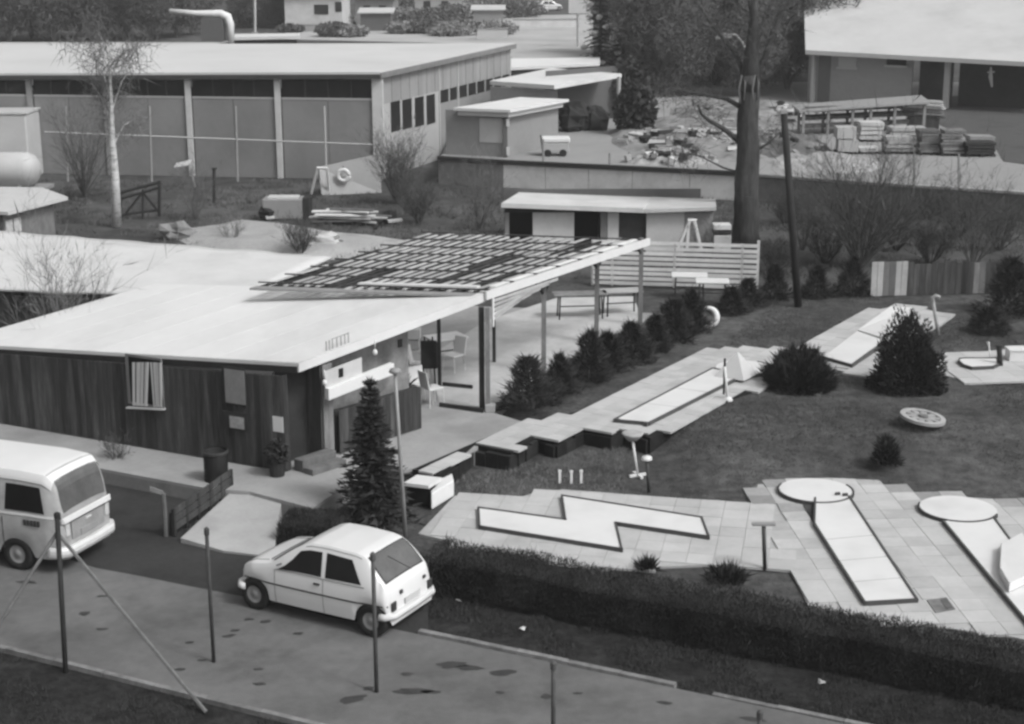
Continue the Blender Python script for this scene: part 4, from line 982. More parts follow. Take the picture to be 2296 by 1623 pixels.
def conifer(label, loc, h, r, seed, group=None, name='spruce', cat='conifer', m=needle, **kw):
    t = thing(name, label, cat, loc, group=group)
    spruce_mesh(h, r, seed, m=m, **kw).build('foliage', m, t, local=True, recalc=False)
    MB().tube([(0, 0, -.05), (0, 0, h * .9)], [max(.02, h * .022), .008], 6).build('trunk', bark, t, local=True)
    return t
conifer('young dark spruce in front of the terrace by the thin pole', gp(838, 1172, 0), 2.95, .85, 11, whorls=24, per=10, tw=18, droop=.35, fat=1.25)
row = [(1193, 912, 1.12, .62), (1256, 882, 1.05, .40), (1318, 852, 1.25, .55), (1368, 828, .95, .50), (1418, 806, 1.15, .52), (1466, 782, 1.05, .5), (1508, 762, 1.3, .55), (1548, 742, 1.15, .55)]
def dwarf(seed):
    rr = random.Random(seed); t = thing('dwarf_conifer', 'x', 'conifer', (0, 0, 0)); mb = MB()
    for _ in range(3600):
        f = rr.random() ** 1.25; a = rr.uniform(0, 2 * PI); d = Vector((math.cos(a), math.sin(a), f))
        r = .5 * (1 - f) ** .62 * (1 + .95 * noise.noise(Vector((d.x * 1.9, d.y * 1.9, f * 4.2 + seed * 7)))) * rr.random() ** .3
        p = Vector((d.x * r, d.y * r, f * 1.12)); e = (Vector((d.x, d.y, .35 + f)) + rvec(rr) * .6).normalized() * (rr.uniform(.05, .14) if rr.random() < .82 else rr.uniform(.14, .30)); wv = rvec(rr).cross(e).normalized() * .014
        mb.add([p - wv, p + wv, p + e], [(0, 1, 2)])
    mb.build('foliage', needle, t, local=True, recalc=False); MB().tube([(0, 0, -.05), (0, 0, 1.05)], [.035, .01], 5).build('trunk', bark, t, local=True); return t
pr = [dwarf(21 + i) for i in range(3)]
rowlab = ['dark dwarf conifer nearest the thick pergola posts, first of the row', 'second dwarf conifer of the row, slim, right of the nearest', 'third dwarf conifer of the row, before the second pergola post', 'fourth dwarf conifer of the row, low and round',
          'fifth dwarf conifer of the row, before the third pergola post', 'sixth dwarf conifer of the row along the lawn', 'seventh dwarf conifer of the row, tallest, by the last pergola post', 'last dwarf conifer of the row beside the white crescent']
for i, (x, y, h, r) in enumerate(row):
    o = dup(pr[i % 3], gp(x, y, ZU), R.uniform(0, 6), (r / .5 * R.uniform(.85, 1.2), r / .5 * R.uniform(.85, 1.2), h / 1.2 * R.uniform(.85, 1.12)), rowlab[i], 'conifer row along the beer garden'); o['category'] = 'conifer'; o.rotation_euler = (R.uniform(-.12, .12), R.uniform(-.12, .12), o.rotation_euler.z)
back = [(1640, 700, .8, .55, 'dark shrub at the right end of the white tables'), (1676, 684, .85, .5, 'dark shrub under the right end of the slat fence'), (1735, 668, 1.1, .5, 'dark shrub left of the leaning dark pole'), (1832, 664, 1.0, .55, 'dark shrub right of the leaning dark pole'),
        (1912, 660, 1.25, .5, 'dark pointed shrub left of the pale fence panel'), (2215, 742, .75, .6, 'lone round dark shrub on the far lawn at right'), (2262, 700, 1.7, .8, 'tall dark shrub cut by the right picture edge')]
for i, (x, y, h, r, lab) in enumerate(back):
    o = dup(pr[i % 3], gp(x, y, ZU), R.uniform(0, 6), (r / .5, r / .5, h / 1.2), lab, 'shrubs along the far lawn edge'); o['category'] = 'shrub'
for q in pr:
    for ch in list(q.children): bpy.data.objects.remove(ch)
    bpy.data.objects.remove(q)
def juniper(label, loc, w_, h, seed, spiky=.0, n=9000, group=None):
    rr = random.Random(seed); t = thing('juniper', label, 'shrub', loc, group=group); mb = MB()
    for _ in range(n):
        d = rvec(rr); d.z = abs(d.z) * 1.0 - .12 * rr.random(); q = rr.random() ** .28
        lump = 1 + .34 * noise.noise(d * 2.6 + Vector((seed, 0, 0)))
        taper = 1 - .16 * max(0, d.z)
        p = Vector((d.x * w_ / 2 * taper, d.y * w_ / 2 * taper, max(0, d.z) * h * .92 + .02)) * q * lump
        e = (Vector((d.x, d.y, max(d.z, 0) + .55)) + rvec(rr) * .55).normalized() * rr.uniform(.06, .14) * (1 + spiky * rr.random() * 2)
        wv = rvec(rr).cross(e).normalized() * .02
        mb.add([p - wv, p + wv, p + e], [(0, 1, 2)])
    mb.build('foliage', needle2, t, local=True, recalc=False)
    for k in range(6):
        a = k * 1.05; MB().tube([(0, 0, 0), (math.cos(a) * w_ * .2, math.sin(a) * w_ * .2, h * .6)], [.03, .01], 5).build('stem', bark, t, local=True)
    return t
juniper('large black-looking juniper mound in the middle of the right lawn', gp(2046, 884, ZU - .02) + Vector((0, .55, 0)), 1.75, 1.95, 3, n=13000)
juniper('wide low juniper with spiky crown left of the ramp lane', gp(1795, 876, ZU - .02) + Vector((0, .4, 0)), 1.75, 1.0, 4, spiky=.8, n=9000)
juniper('small dark bushlet alone on the lawn below the cartwheel', gp(1987, 1040, .2), .5, .62, 6, spiky=.6, n=900)
juniper('low weedy bush at the hedge under the lightning lane', gp(1450, 1278, 0), .34, .17, 7, spiky=.6, n=240)
juniper('low weedy bush by the hedge left of the round-end lane', gp(1630, 1298, 0), .75, .15, 8, spiky=.6, n=480)
# ---- the clipped bare hedges
def hedge(label, o_, u_, n_, L, dep, h0, n, seed):
    hg = thing('hedge', label, 'hedge', o_ + u_ * L / 2 + n_ * dep / 2); rr = random.Random(seed)
    def pf(a): return (h0 + .06 * noise.noise(Vector((a * .8, seed, 0))) + .03 * noise.noise(Vector((a * 3, seed, 5))), .08 * noise.noise(Vector((a * .6, 5, seed))), dep + .08 * noise.noise(Vector((a * .7, 9, seed))))
    mb = MB(); k = max(2, int(L / .4))
    for i in range(k):
        a = .12 + (L - .24) * i / k; b = .12 + (L - .24) * (i + 1) / k; h, b0, b1 = pf((a + b) / 2)
        q = o_ + u_ * a + n_ * (b0 + .13); mb.obox(q, u_ * (b - a + .01), n_ * (b1 - b0 - .26), Vector((0, 0, h - .13)))
    mb.build('stems', hedge_m, hg); mb = MB()
    for _ in range(n):
        a = rr.uniform(0, L); h, b0, b1 = pf(a); face = rr.random()
        if face < .40: b, z = b0 + rr.random() ** 2 * .16, rr.uniform(0.0, h)
        elif face < .8: b, z = rr.uniform(b0, b1), h - rr.random() ** 2 * .16
        else: b, z = b1 - rr.random() ** 2 * .16, rr.uniform(0, h)
        p = o_ + u_ * a + n_ * b + Vector((0, 0, z)); e = (Vector((rr.gauss(0, .55), rr.gauss(0, .55), .8 + rr.random())) if rr.random() < .65 else rvec(rr)).normalized() * (rr.uniform(.03, .09) if rr.random() < .93 else rr.uniform(.09, .18))
        wv = rvec(rr).cross(e).normalized() * rr.uniform(.004, .010); mb.add([p - wv, p + wv, p + e], [(0, 1, 2)])
    mb.build('twigs', hedge_m, hg, recalc=False)
hedge('long dark clipped hedge between the road verge and the lanes', rp(.9, 4.95), RU, RN, 16.6, 1.0, .70, 95000, 17)
_a, _b = gp(622, 1224, 0), gp(800, 1232, 0); _u = (_b - _a); _L = _u.length; _u.normalize()
hedge('short dark block of hedge behind the hatchback by the entrance walk', _a, _u, Vector((-_u.y, _u.x, 0)), _L * .8, .9, .42, 10000, 18)
# ---- grass blades and dry stalks: nobody could count them
def tufts(name, label, m, n, pick, hmin, hmax, wid, seed):
    rr = random.Random(seed); mb = MB(); k = 0; tries = 0
    while k < n and tries < n * 20:
        tries += 1; q = pick(rr)
        if q is None: continue
        for _ in range(3):
            p = Vector(q) + Vector((rr.gauss(0, .03), rr.gauss(0, .03), 0)); e = Vector((rr.gauss(0, .45), rr.gauss(0, .45), 1)).normalized() * rr.uniform(hmin, hmax); wv = rvec(rr).cross(e).normalized() * wid
            mb.add([p - wv, p + wv, p + e], [(0, 1, 2)])
        k += 1
    o = mb.build(name, m, recalc=False); o['kind'] = 'stuff'; o['label'] = label; o['category'] = 'grass'; return o
def pick_strip(rr):
    a = rr.uniform(-.5, 15); b = rr.uniform(3.5, 5.2)
    if noise.noise(Vector((a * 1.2, b * 1.2, 4))) < -.1: return None
    return rp(a, b, -.02)
tufts('roadside_grass', 'dark rough grass strip between the kerb and the hedge', mat('grass_blades_dark', .045, .9, .4, 3, 0), 9000, pick_strip, .03, .09, .006, 31)
def pick_rough(rr):
    x, y = rr.uniform(-30, 24), rr.uniform(46, 74)
    if x > -2 and y < 51.5: return None
    if x < 1 and y < 52 + max(0, -x * .25): return None
    if noise.noise(Vector((x * .5, y * .5, 2))) < -.18: return None
    return (x, y, gh(x, y) - .05)
tufts('rough_grass', 'rough dead grass of the ground before the hall and the yard', mat('dead_grass', .10, .9, .6, 1.2, 0), 16000, pick_rough, .06, .26, .02, 36)
def pick_verge(rr):
    a = rr.uniform(-12, 5); b = rr.uniform(-4, -.16)
    if noise.noise(Vector((a * .9, b * .9, 9))) < -.15: return None
    return rp(a, b, -.02)
tufts('verge_grass', 'dark rough grass on the near verge below the kerb', mat('grass_blades_dark', .045, .9, .4, 3, 0), 9000, pick_verge, .03, .10, .006, 32)
def pick_lawn(rr):
    x, y = rr.uniform(2.5, 14), rr.uniform(30, 50)
    if inpoly(x, y, lc_poly) or inpoly(x, y, rp_poly) or inpoly(x, y, rl_poly) or inpoly(x, y, round_poly) or inpoly(x, y, zig_poly): return None
    if x < 3.6 + max(0, (y - 38) * .45) and y > 37: return None
    return (x, y, gh(x, y) - .04)
tufts('lawn_blades', 'short grass of the wide lawn between the lanes', mat('grass_blades', .085, .9, .4, 2, 0), 26000, pick_lawn, .03, .075, .007, 33)
bed_poly = P2([(1010, 1075), (1085, 1060), (1200, 1040), (1300, 1015), (1400, 1000), (1400, 1110), (1250, 1098), (1140, 1120), (1020, 1108)], 0)
def pick_bed(rr):
    x, y = rr.uniform(-1.6, 3.2), rr.uniform(30.5, 35.2); return (x, y, -.03) if inpoly(x, y, bed_poly) else None
tufts('bed_stalks', 'dry pale stalks and weeds in the bed below the stepped slabs', straw, 1100, pick_bed, .04, .15, .006, 34)
for i, (x, y) in enumerate(((1255, 1082), (1281, 1083), (1303, 1082))):
    c = gp(x, y, 0); mk = thing('plant_marker', ('left', 'middle', 'right')[i] + ' of three short pale marker sticks in the weedy bed', 'marker', c, group='pale sticks in the bed'); MB().box(c + Vector((0, 0, .12)), (.05, .03, .26), .2).build('stick', white, mk); MB().box(c + Vector((0, 0, .26)), (.07, .03, .05), .2).build('head', white, mk)
# litter on the verge
for x, y, lab in ((1028, 1348, 'scrap of white litter nearest the hatchback on the grass strip'), (1172, 1413, 'scrap of white litter at the middle of the grass strip'), (1843, 1532, 'scrap of pale litter on the strip below the hedge at right')):
    c = gp(x, y, .03); mb = MB(); vs = [c + Vector((R.uniform(-.07, .07), R.uniform(-.07, .07), R.uniform(0, .06))) for _ in range(6)]
    mb.add(vs, [(0, 1, 2), (1, 2, 3), (2, 3, 4), (3, 4, 5), (0, 2, 4)]); o = mb.build('litter', offwhite, recalc=False); tag(o, lab, 'litter', 'litter scraps on the grass strip')
# ---- bare shrubs and trees
def bare(seed, h, spread, nst, m_st, twn=3, r0=.02, depth=3, lean=None, ratio=.62):
    """branching bare wood; returns (limbs, twigs) mesh builders in local space"""
    rr = random.Random(seed); limbs, twigs = MB(), MB()
    def grow(p, d, L, r, lvl):
        n = 4; pts = [p]; rs = [r]; q = Vector(p); dd = Vector(d)
        for i in range(n):
            dd = (dd + rvec(rr) * .16 + Vector((0, 0, .05))).normalized(); q = q + dd * L / n; pts.append(q.copy()); rs.append(r * (1 - .6 * (i + 1) / n))
        if lvl >= depth:
            e = pts[-1] - pts[0]; wv = rvec(rr).cross(e).normalized() * max(r, .004) * 1.2
            twigs.add([pts[0] - wv, pts[0] + wv, pts[2] + wv * .5, pts[4], pts[2] - wv * .5], [(0, 1, 2, 3, 4)])
        else:
            limbs.tube(pts, rs, 5 if lvl == 0 else 3, cap=False)
        if lvl < depth:
            for i in range(twn + (1 if lvl == 0 else 0)):
                k = rr.randint(1, 4); sd_ = (dd * 1.0 + rvec(rr) * .85 + Vector((0, 0, .15))).normalized()
                grow(pts[k], sd_, L * ratio * rr.uniform(.7, 1.15), rs[k] * .6, lvl + 1)
    for s_ in range(nst):
        a = 2 * PI * s_ / nst + rr.uniform(-.4, .4); sp = spread * rr.uniform(.3, 1)
        grow(Vector((math.cos(a) * .08 * spread, math.sin(a) * .08 * spread, 0)), Vector((math.cos(a) * sp, math.sin(a) * sp, 1)).normalized(), h * rr.uniform(.5, .75), r0, 0)
    return limbs, twigs
def bare_shrub(label, loc, h, spread, nst, m, seed, group='bare shrubs', name='bare_shrub', depth=3, twn=4, r0=.018):
    t = thing(name, label, 'shrub', loc, R.uniform(0, 6), group); l, w_ = bare(seed, h, spread, nst, m, twn, r0, depth)
    l.build('stems', m, t, local=True, recalc=False); w_.build('twigs', m, t, local=True, recalc=False); return t
_b = vp(132, 690, 39.3); bare_shrub('bare fan-shaped shrub before the pale annexe roof at left', Vector((_b.x, 39.3, ZU)), 3.7, .55, 16, mat('shrub_fan', .15, .9, .35, 3, 0), 51, twn=4, r0=.022)
bare_shrub('dark bare shrub in front of the hall door', gp(890, 455, ZU), 2.7, .55, 20, twig_m, 52, r0=.03, twn=5)
bare_shrub('dark bare shrub right of the plank pile', gp(940, 500, ZU), 1.9, .7, 14, twig_m, 53, r0=.03, twn=5)
bare_shrub('loose bare shrub left of the low open sheds', gp(1075, 512, ZU), 2.6, .7, 16, mat('shrub_mid', .13, .9, .3, 3, 0), 54)
bare_shrub('large bare bush in the right background before the yard edge', gp(1930, 600, ZU), 4.3, .7, 22, mat('shrub_grey', .075, .9, .3, 3, 0), 55, r0=.04, twn=5)
bare_shrub('bare bush behind the leaning dark pole', gp(1800, 560, ZU), 2.6, .7, 16, mat('shrub_grey', .11, .9, .3, 3, 0), 56)
bare_shrub('bare bush at the right picture edge above the board fence', gp(2180, 600, ZU), 3.0, .8, 18, mat('shrub_grey', .11, .9, .3, 3, 0), 57)
bare_shrub('thin bare shrub by the birch and the gate frame', gp(440, 490, ZU), 2.3, .6, 14, mat('shrub_mid', .13, .9, .3, 3, 0), 58)
bare_shrub('leafless thicket left of the birch before the hall', gp(190, 440, ZU), 3.8, .5, 16, mat('shrub_grey', .11, .9, .3, 3, 0), 59, r0=.03)
bare_shrub('dry bush on the pale bank behind the annexe roof', gp(675, 572, ZU), 1.3, .8, 16, twig_m, 60, twn=5)
bare_shrub('small dry bush on the pale bank left of the other', gp(520, 548, ZU), 1.1, .8, 8, twig_lt, 61)
bare_shrub('twiggy weeds between the bus and the pavilion wall', gp(262, 1050, .1), .8, .6, 8, twig_m, 62, r0=.01)
bare_shrub('bare shrub under the tall lopped trunk', gp(1590, 585, ZU), 1.4, .7, 14, mat('shrub_mid', .13, .9, .3, 3, 0), 63)
for i, (x, y, h, lab) in enumerate(((1735, 610, 1.7, 'dark thicket just right of the slat fence end'), (1850, 590, 2.0, 'dark thicket between the leaning pole and the big bare bush'), (2010, 560, 2.2, 'dark thicket above the pale fence panel'), (2085, 590, 1.9, 'dark thicket above the middle of the board fence'), (2150, 530, 2.4, 'dark thicket high on the right before the yard wall'), (2240, 560, 2.4, 'dark thicket cut by the right edge before the yard wall'), (1760, 500, 1.6, 'dark thicket behind the leaning pole under the yard wall'), (1900, 500, 2.0, 'dark thicket under the yard wall behind the big bare bush'), (2080, 490, 1.8, 'dark thicket under the pale line of the yard wall'))):
    bare_shrub(lab, gp(x, y, ZU), h * .72, 1.1, 20, mat('shrub_dark', .05, .9, .35, 3, 0), 640 + i, twn=5, group='dark thickets below the yard wall', name='thicket')
# the birch
bt = thing('birch', 'slender white-barked birch with bare crown in front of the hall', 'tree', gp(262, 508, ZU)); c = bt.location; Y = c.y
tr = [c, vp(258, 400, Y), vp(252, 320, Y), vp(250, 250, Y), vp(246, 160, Y), vp(240, 90, Y)]
MB().tube(tr, [.20, .165, .13, .08, .045, .02], 9).build('trunk', birch_m, bt, smooth=True)
lb_, tb_ = MB(), MB()
for i, (a, b, r) in enumerate((((251, 320), (232, 200), .06), ((254, 325), (295, 270), .04), ((250, 250), (285, 150), .04), ((249, 230), (205, 130), .035), ((247, 180), (290, 110), .03), ((246, 160), (170, 95), .03), ((245, 150), (330, 100), .03), ((250, 275), (190, 190), .03), ((243, 120), (215, 70), .025))):
    p, q = vp(*a, Y), vp(*b, Y) + Vector((0, R.uniform(-1, 1), 0)); m_ = p.lerp(q, .5) + Vector((0, 0, .25)); lb_.tube([p, m_, q], [r, r * .6, r * .25], 5)
    rr = random.Random(90 + i)
    for _ in range(210):
        t = rr.uniform(.15, 1.15); s_ = p.lerp(q, t) + rvec(rr) * rr.uniform(.1, .7); e = (rvec(rr) + Vector((0, 0, rr.choice((.8, .5, -.6))))).normalized() * rr.uniform(.3, 1.0); wv = rvec(rr).cross(e).normalized() * .011
        tb_.add([s_ - wv, s_ + wv, s_ + e], [(0, 1, 2)])
lb_.build('branches', birch_m, bt); tb_.build('crown', mat('birch_twigs', .14, .9, .3, 3, 0), bt, recalc=False)
# the tall lopped trunk
tk = thing('lopped_tree', 'massive lopped trunk with a few bare limbs beside the leaning pole', 'tree', gp(1672, 548, ZU)); c = tk.location; Y = c.y
tkp = [c + Vector((0, 0, -.1))] + [vp(1672 + 9 * i / 16 + 1.5 * math.sin(i), 520 - 352 * i / 16, Y) for i in range(17)]; mb = MB()
mb.tube(tkp, [.56] + [.46 - .13 * i / 16 for i in range(17)], 28); kc = Vector((c.x, c.y, 0))
mb.v = [tuple(Vector(v) + (Vector((v[0] - c.x, v[1] - c.y, 0)) * (.16 * noise.noise(Vector((math.atan2(v[1] - c.y, v[0] - c.x) * 4, v[2] * .5, 0))) + .10 * noise.noise(Vector((math.atan2(v[1] - c.y, v[0] - c.x) * 11, v[2] * 1.1, 3)))))) for v in mb.v]
mb.build('trunk', bark, tk, smooth=True)
MB().tube([vp(1680, 205, Y), vp(1685, 130, Y), vp(1690, 40, Y), vp(1694, -40, Y)], [.36, .28, .15, .10], 12).build('leader', bark, tk, smooth=True)
for x0, x1 in ((1660, 1668), (1690, 1698)): MB().tube([vp(x0, 232, Y - .3), vp(x0 - 3, 200, Y - .35), vp((x0 + x1) / 2, 168, Y - .3), vp(x1 + 3, 185, Y - .3), vp(x1, 225, Y - .3)], [.03, .03, .028, .025, .02], 6).build('regrowth', mat('pale_bark', .2, .9, .3, 3, .3), tk, smooth=True)
def limb(pts, r0, r1, m=bark, par=tk, name='limb'):
    q = [vp(x, y, Y + dy) for x, y, dy in pts]; n = len(q); MB().tube(q, [r0 + (r1 - r0) * i / (n - 1) for i in range(n)], 6).build(name, m, par, smooth=True)
limb([(1655, 315, 0), (1625, 290, -.2), (1590, 270, -.4), (1572, 255, -.5), (1565, 235, -.6)], .11, .04)
limb([(1658, 238, 0), (1630, 222, .2), (1580, 212, .3), (1510, 200, .5), (1480, 190, .6)], .10, .025)
limb([(1688, 185, 0), (1715, 130, .3), (1738, 60, .5), (1765, -20, .6)], .14, .08)
limb([(1672, 180, 0), (1650, 120, .4), (1600, 60, .8), (1560, 0, 1)], .10, .04)
limb([(1680, 175, 0), (1690, 90, .2), (1680, 0, .3)], .12, .06)
limb([(1690, 340, 0), (1725, 320, .3), (1745, 300, .4)], .06, .02)
limb([(1652, 385, 0), (1620, 375, -.2), (1570, 350, -.4), (1540, 345, -.5)], .05, .015)
rr = random.Random(123); tb_ = MB()
for (x, y) in ((1565, 235), (1500, 200), (1590, 265), (1745, 300), (1545, 345), (1560, 10), (1600, 60), (1640, 100), (1740, 50), (1760, 0), (1690, 60), (1720, 110)):
    for _ in range(150):
        s_ = vp(x + rr.gauss(0, 24), y + rr.gauss(0, 22), Y + rr.gauss(0, .5)); e = rvec(rr) * rr.uniform(.3, .9); wv = rvec(rr).cross(e).normalized() * .012; tb_.add([s_ - wv, s_ + wv, s_ + e], [(0, 1, 2)])
tb_.build('crown', twig_m, tk, recalc=False)
lpz = thing('dark_pole', 'black leaning timber pole standing at the far lawn edge', 'pole', gp(1790, 686, ZU)); c = lpz.location
MB().tube([c, vp(1758, 256, c.y)], [.12, .10], 9).build('mast', post_dk, lpz, smooth=True); MB().box(vp(1757, 250, c.y), (.2, .2, .1)).build('cap', metal_g, lpz)
# ================================================================ HALL, YARD, BACKGROUND
def up(h): return Vector((0, 0, h))
HR = gp(850, 403, ZU); hl = gp(120, 389, ZU); hd = (hl - HR); hd.z = 0; hd.normalize(); hn = Vector((hd.y, -hd.x, 0))
if hn.y > 0: hn = -hn
HLn = 40.0; zeR = vp(850, 161, HR.y - .3).z; zeL = zeR - .012 * HLn
def hz(t): return zeR - .012 * t
hall = thing('workshop_hall', 'long grey workshop hall with white roof and dark window band', 'building', HR)
BRk = vp(1143, 300, 90.5); BRk.z = ZU; gdv = (BRk - HR); gdv.z = 0; GL = gdv.length; gdv.normalize(); gn = Vector((gdv.y, -gdv.x, 0))
if gn.x < 0: gn = -gn
zb = vp(1143, 97, 90.5).z
e0 = HR + hn * .35 - hd * .25; e0.z = zeR; e1 = HR + hd * HLn + hn * .35; e1.z = zeL; b0 = BRk - hd * .25; b0 = Vector((b0.x, b0.y, zb)) + gdv * .3; b1 = e1 + gdv * GL; b1.z = zb - .3
rf = MB().slab([e0, b0, b1, e1], .22).build('roof', hallroof, hall)
def on_roof(px, py):
    nrm = (b0 - e0).cross(e1 - e0); v_ = ray(px, py); c_ = Vector((0, 0, CAMH)); return c_ + v_ * ((e0 - c_).dot(nrm) / v_.dot(nrm))
sm = [on_roof(175, 154), on_roof(330, 131), on_roof(512, 94)]
MB().tube([q + up(.02) for q in sm], .05, 4).build('roof_seam', metal_g, rf)
lp_ = [on_roof(-60, 157), on_roof(170, 157), on_roof(330, 133), on_roof(505, 95), on_roof(-60, 95)]
MB().slab([q + up(.012) for q in lp_], .008).build('roof_sheet', mat('hall_roof_grey', .44, .85, .12, .5, .05, 20, dirt=.25, dscale=.5, stretch=(.4, 1, 1)), rf)
MB().obox(e0 + hn * .004 + up(-.3), e1 - e0, hn * .03, up(.2)).build('eave_shade_strip', mat('eave_shade', .05, .8, .2, 3, .1), rf)  # dark strip stands in for the shadow under the eave
MB().obox(e0 + gn * .01 + up(-.28), (b0 - e0), gn * .04, up(.24)).build('verge_board', mat('verge_grey', .17, .8, .2, 3, .1), rf)
MB().obox(HR - hn * .4, hd * HLn, hn * .2, up(zeL - ZU - .35)).build('core_wall', interior, hall)
pil = [850, 627, 428, 245, 75, -120, -320, -520]; ts = []
for px in pil: ts.append((on_wall(px, 300, HR, hd) - HR).dot(hd))
for i, t in enumerate(ts):
    p = HR + hd * t; w_ = .26 if i else .5
    MB().obox(p - hd * w_ / 2 + hn * .02, hd * w_, hn * .14, up(hz(t) - ZU - .34)).build('pillar', mat('pillar_pale', .55, .85, .1, 2, .05, rnd=.15) if i not in (3, 4) else plaster, hall)
for i in range(len(ts) - 1):
    a, b = ts[i] + .18, ts[i + 1] - .18; p = HR + hd * a; zw = on_wall(600, 222, HR, hd).z
    for k in range(2):
        L = (b - a) / 2; q = p + hd * L * k
        MB().obox(q + hd * .012, hd * (L - .024), hn * .05, up(zw - ZU)).build('wall_panel', hallwall, hall)
    wnd = MB().obox(p - hn * .08 + up(zw - ZU + .002), hd * (b - a), hn * .04, up(hz(a) - zw - .36)).build('window', hallglass, hall)
    MB().obox(p + up(zw - ZU), hd * (b - a), hn * .07, up(.09)).build('sill', plaster_l, wnd)
    for k in range(4):
        L = (b - a) / 4; q = p + hd * L * k
        MB().obox(q - hn * .02 + up(zw - ZU + .1), hd * (L - .07), hn * .02, up(hz(a) - zw - .5)).build('pane', hallglass, wnd)
        if k: MB().obox(q - hn * .02 - hd * .05 + up(zw - ZU + .1), hd * .06, hn * .05, up(hz(a) - zw - .5)).build('mullion', mat('mullion_grey', .06, .8, .2, 3, .05), wnd)
# gable end
def gz(s_): return zeR + (zb - zeR) * s_ / GL
zg0, zg1 = on_wall(985, 203, HR, gdv).z, on_wall(985, 232, HR, gdv).z
sD = (on_wall(985, 300, HR, gdv) - HR).dot(gdv)
n = 34
for i in range(n):
    s0, s1 = GL * i / n, GL * (i + 1) / n; p = HR + gdv * (s0 + .01)
    vs = [p + up(zg0 - ZU), p + gdv * (s1 - s0 - .02) + up(zg0 - ZU), p + gdv * (s1 - s0 - .02) + up(gz(s1) - ZU - .25), p + up(gz(s0) - ZU - .25)]
    o_ = gn * (.05 if i % 2 else .035); MB().add(vs + [v + o_ for v in vs], [(0, 1, 2, 3), (7, 6, 5, 4), (0, 4, 5, 1), (1, 5, 6, 2), (2, 6, 7, 3), (3, 7, 4, 0)]).build('cladding_board', gable_m, hall)
MB().obox(HR + gdv * sD, gdv * (GL - sD), gn * .04, up(zg1 - ZU)).build('gable_wall', plaster, hall)
MB().obox(HR - gn * .06, gdv * GL, gn * .05, up(zg0 - ZU + .2)).build('gable_core', interior, hall)
gw_ = MB().obox(HR + gdv * sD + up(zg1 - ZU), gdv * (GL - sD - .1), gn * .015, up(zg0 - zg1)).build('window', hallglass, hall)
for k in range(9): MB().obox(HR + gdv * (sD + (GL - sD - .1) * k / 8 - .05) + up(zg1 - ZU), gdv * .1, gn * .06, up(zg0 - zg1)).build('mullion', plaster_l, gw_)
for k in (0, sD - .12, GL * .55, GL - .12): MB().obox(HR + gdv * k + up(.0), gdv * .14, gn * .08, up(gz(k) - ZU - .2)).build('corner_strip', plaster_l, hall)
dr = MB().obox(HR + gdv * .45, gdv * (sD - .6), gn * .05, up(zg0 - ZU)).build('folding_door', plaster_l, hall)
dq = [((877, 229), (898, 297)), ((903, 224), (924, 291)), ((931, 219), (951, 285)), ((957, 214), (976, 280))]
for (x0, y0), (x1, y1) in dq:
    a, b, c = on_wall(x0, y1, HR + gn * .055, gdv), on_wall(x1, y1, HR + gn * .055, gdv), on_wall(x0, y0, HR + gn * .055, gdv)
    MB().obox(a, (b - a) * Vector((1, 1, 0)), gn * .01, up(c.z - a.z)).build('pane', hallglass, dr)
p = on_wall(857, 327, HR + gn * .1, gdv); MB().box(p, (.25, .1, .25)).build('wall_lamp', white, hall)
# wire fence in front of the hall: posts and a pale rail
hf = thing('hall_fence', 'tall thin-posted wire fence with a pale rail before the hall', 'fence', gp(533, 405, ZU))
for px, m in ((152, metal_g), (340, metal_g), (533, metal_g), (732, plaster_l)):
    c = gp(px, 407, ZU); MB().tube([c, vp(px - 5, 238, c.y)], .055, 6).build('post', m, hf)
a, b = vp(100, 296, gp(100, 407, ZU).y), vp(852, 325, gp(850, 407, ZU).y); MB().tube([a, b], .045, 5).build('rail', plaster_l, hf)
# ---- pale sloping wall with a ring, and the white trestle beside it
sw = thing('sloping_wall', 'pale wall with sloping top in front of the hall corner', 'wall', gp(780, 435, ZU)); c = sw.location
q = [vp(712, 376, c.y), vp(848, 346, c.y + .4), Vector(gp(855, 432, ZU)), Vector(gp(722, 438, ZU))]
MB().add(q + [v + Vector((0, .15, 0)) for v in q], [(0, 1, 2, 3), (7, 6, 5, 4), (0, 4, 5, 1), (1, 5, 6, 2), (2, 6, 7, 3), (3, 7, 4, 0)]).build('slab', plaster_l, sw)
rg = thing('life_ring', 'white ring hanging on the pale sloping wall', 'ring', vp(770, 393, c.y - .1)); pts = [rg.location + Vector((.24 * math.cos(a), 0, .24 * math.sin(a))) for a in [2 * PI * i / 16 for i in range(17)]]
MB().tube(pts, .09, 8).build('ring', white, rg, smooth=True); MB().box(rg.location + up(.32), (.03, .05, .2)).build('hook', metal_d, rg)
tr_ = thing('white_trestle', 'white A-shaped trestle leaning at the left end of the sloping wall', 'trestle', gp(712, 440, ZU)); c = tr_.location
for a, b in (((697, 437), (712, 376)), ((722, 432), (713, 376)), ((738, 436), (733, 378))): MB().tube([gp(*a, ZU), vp(*b, c.y)], .06, 5).build('leg', white, tr_)
MB().tube([vp(711, 376, c.y), vp(735, 377, c.y)], .06, 5).build('bar', white, tr_)
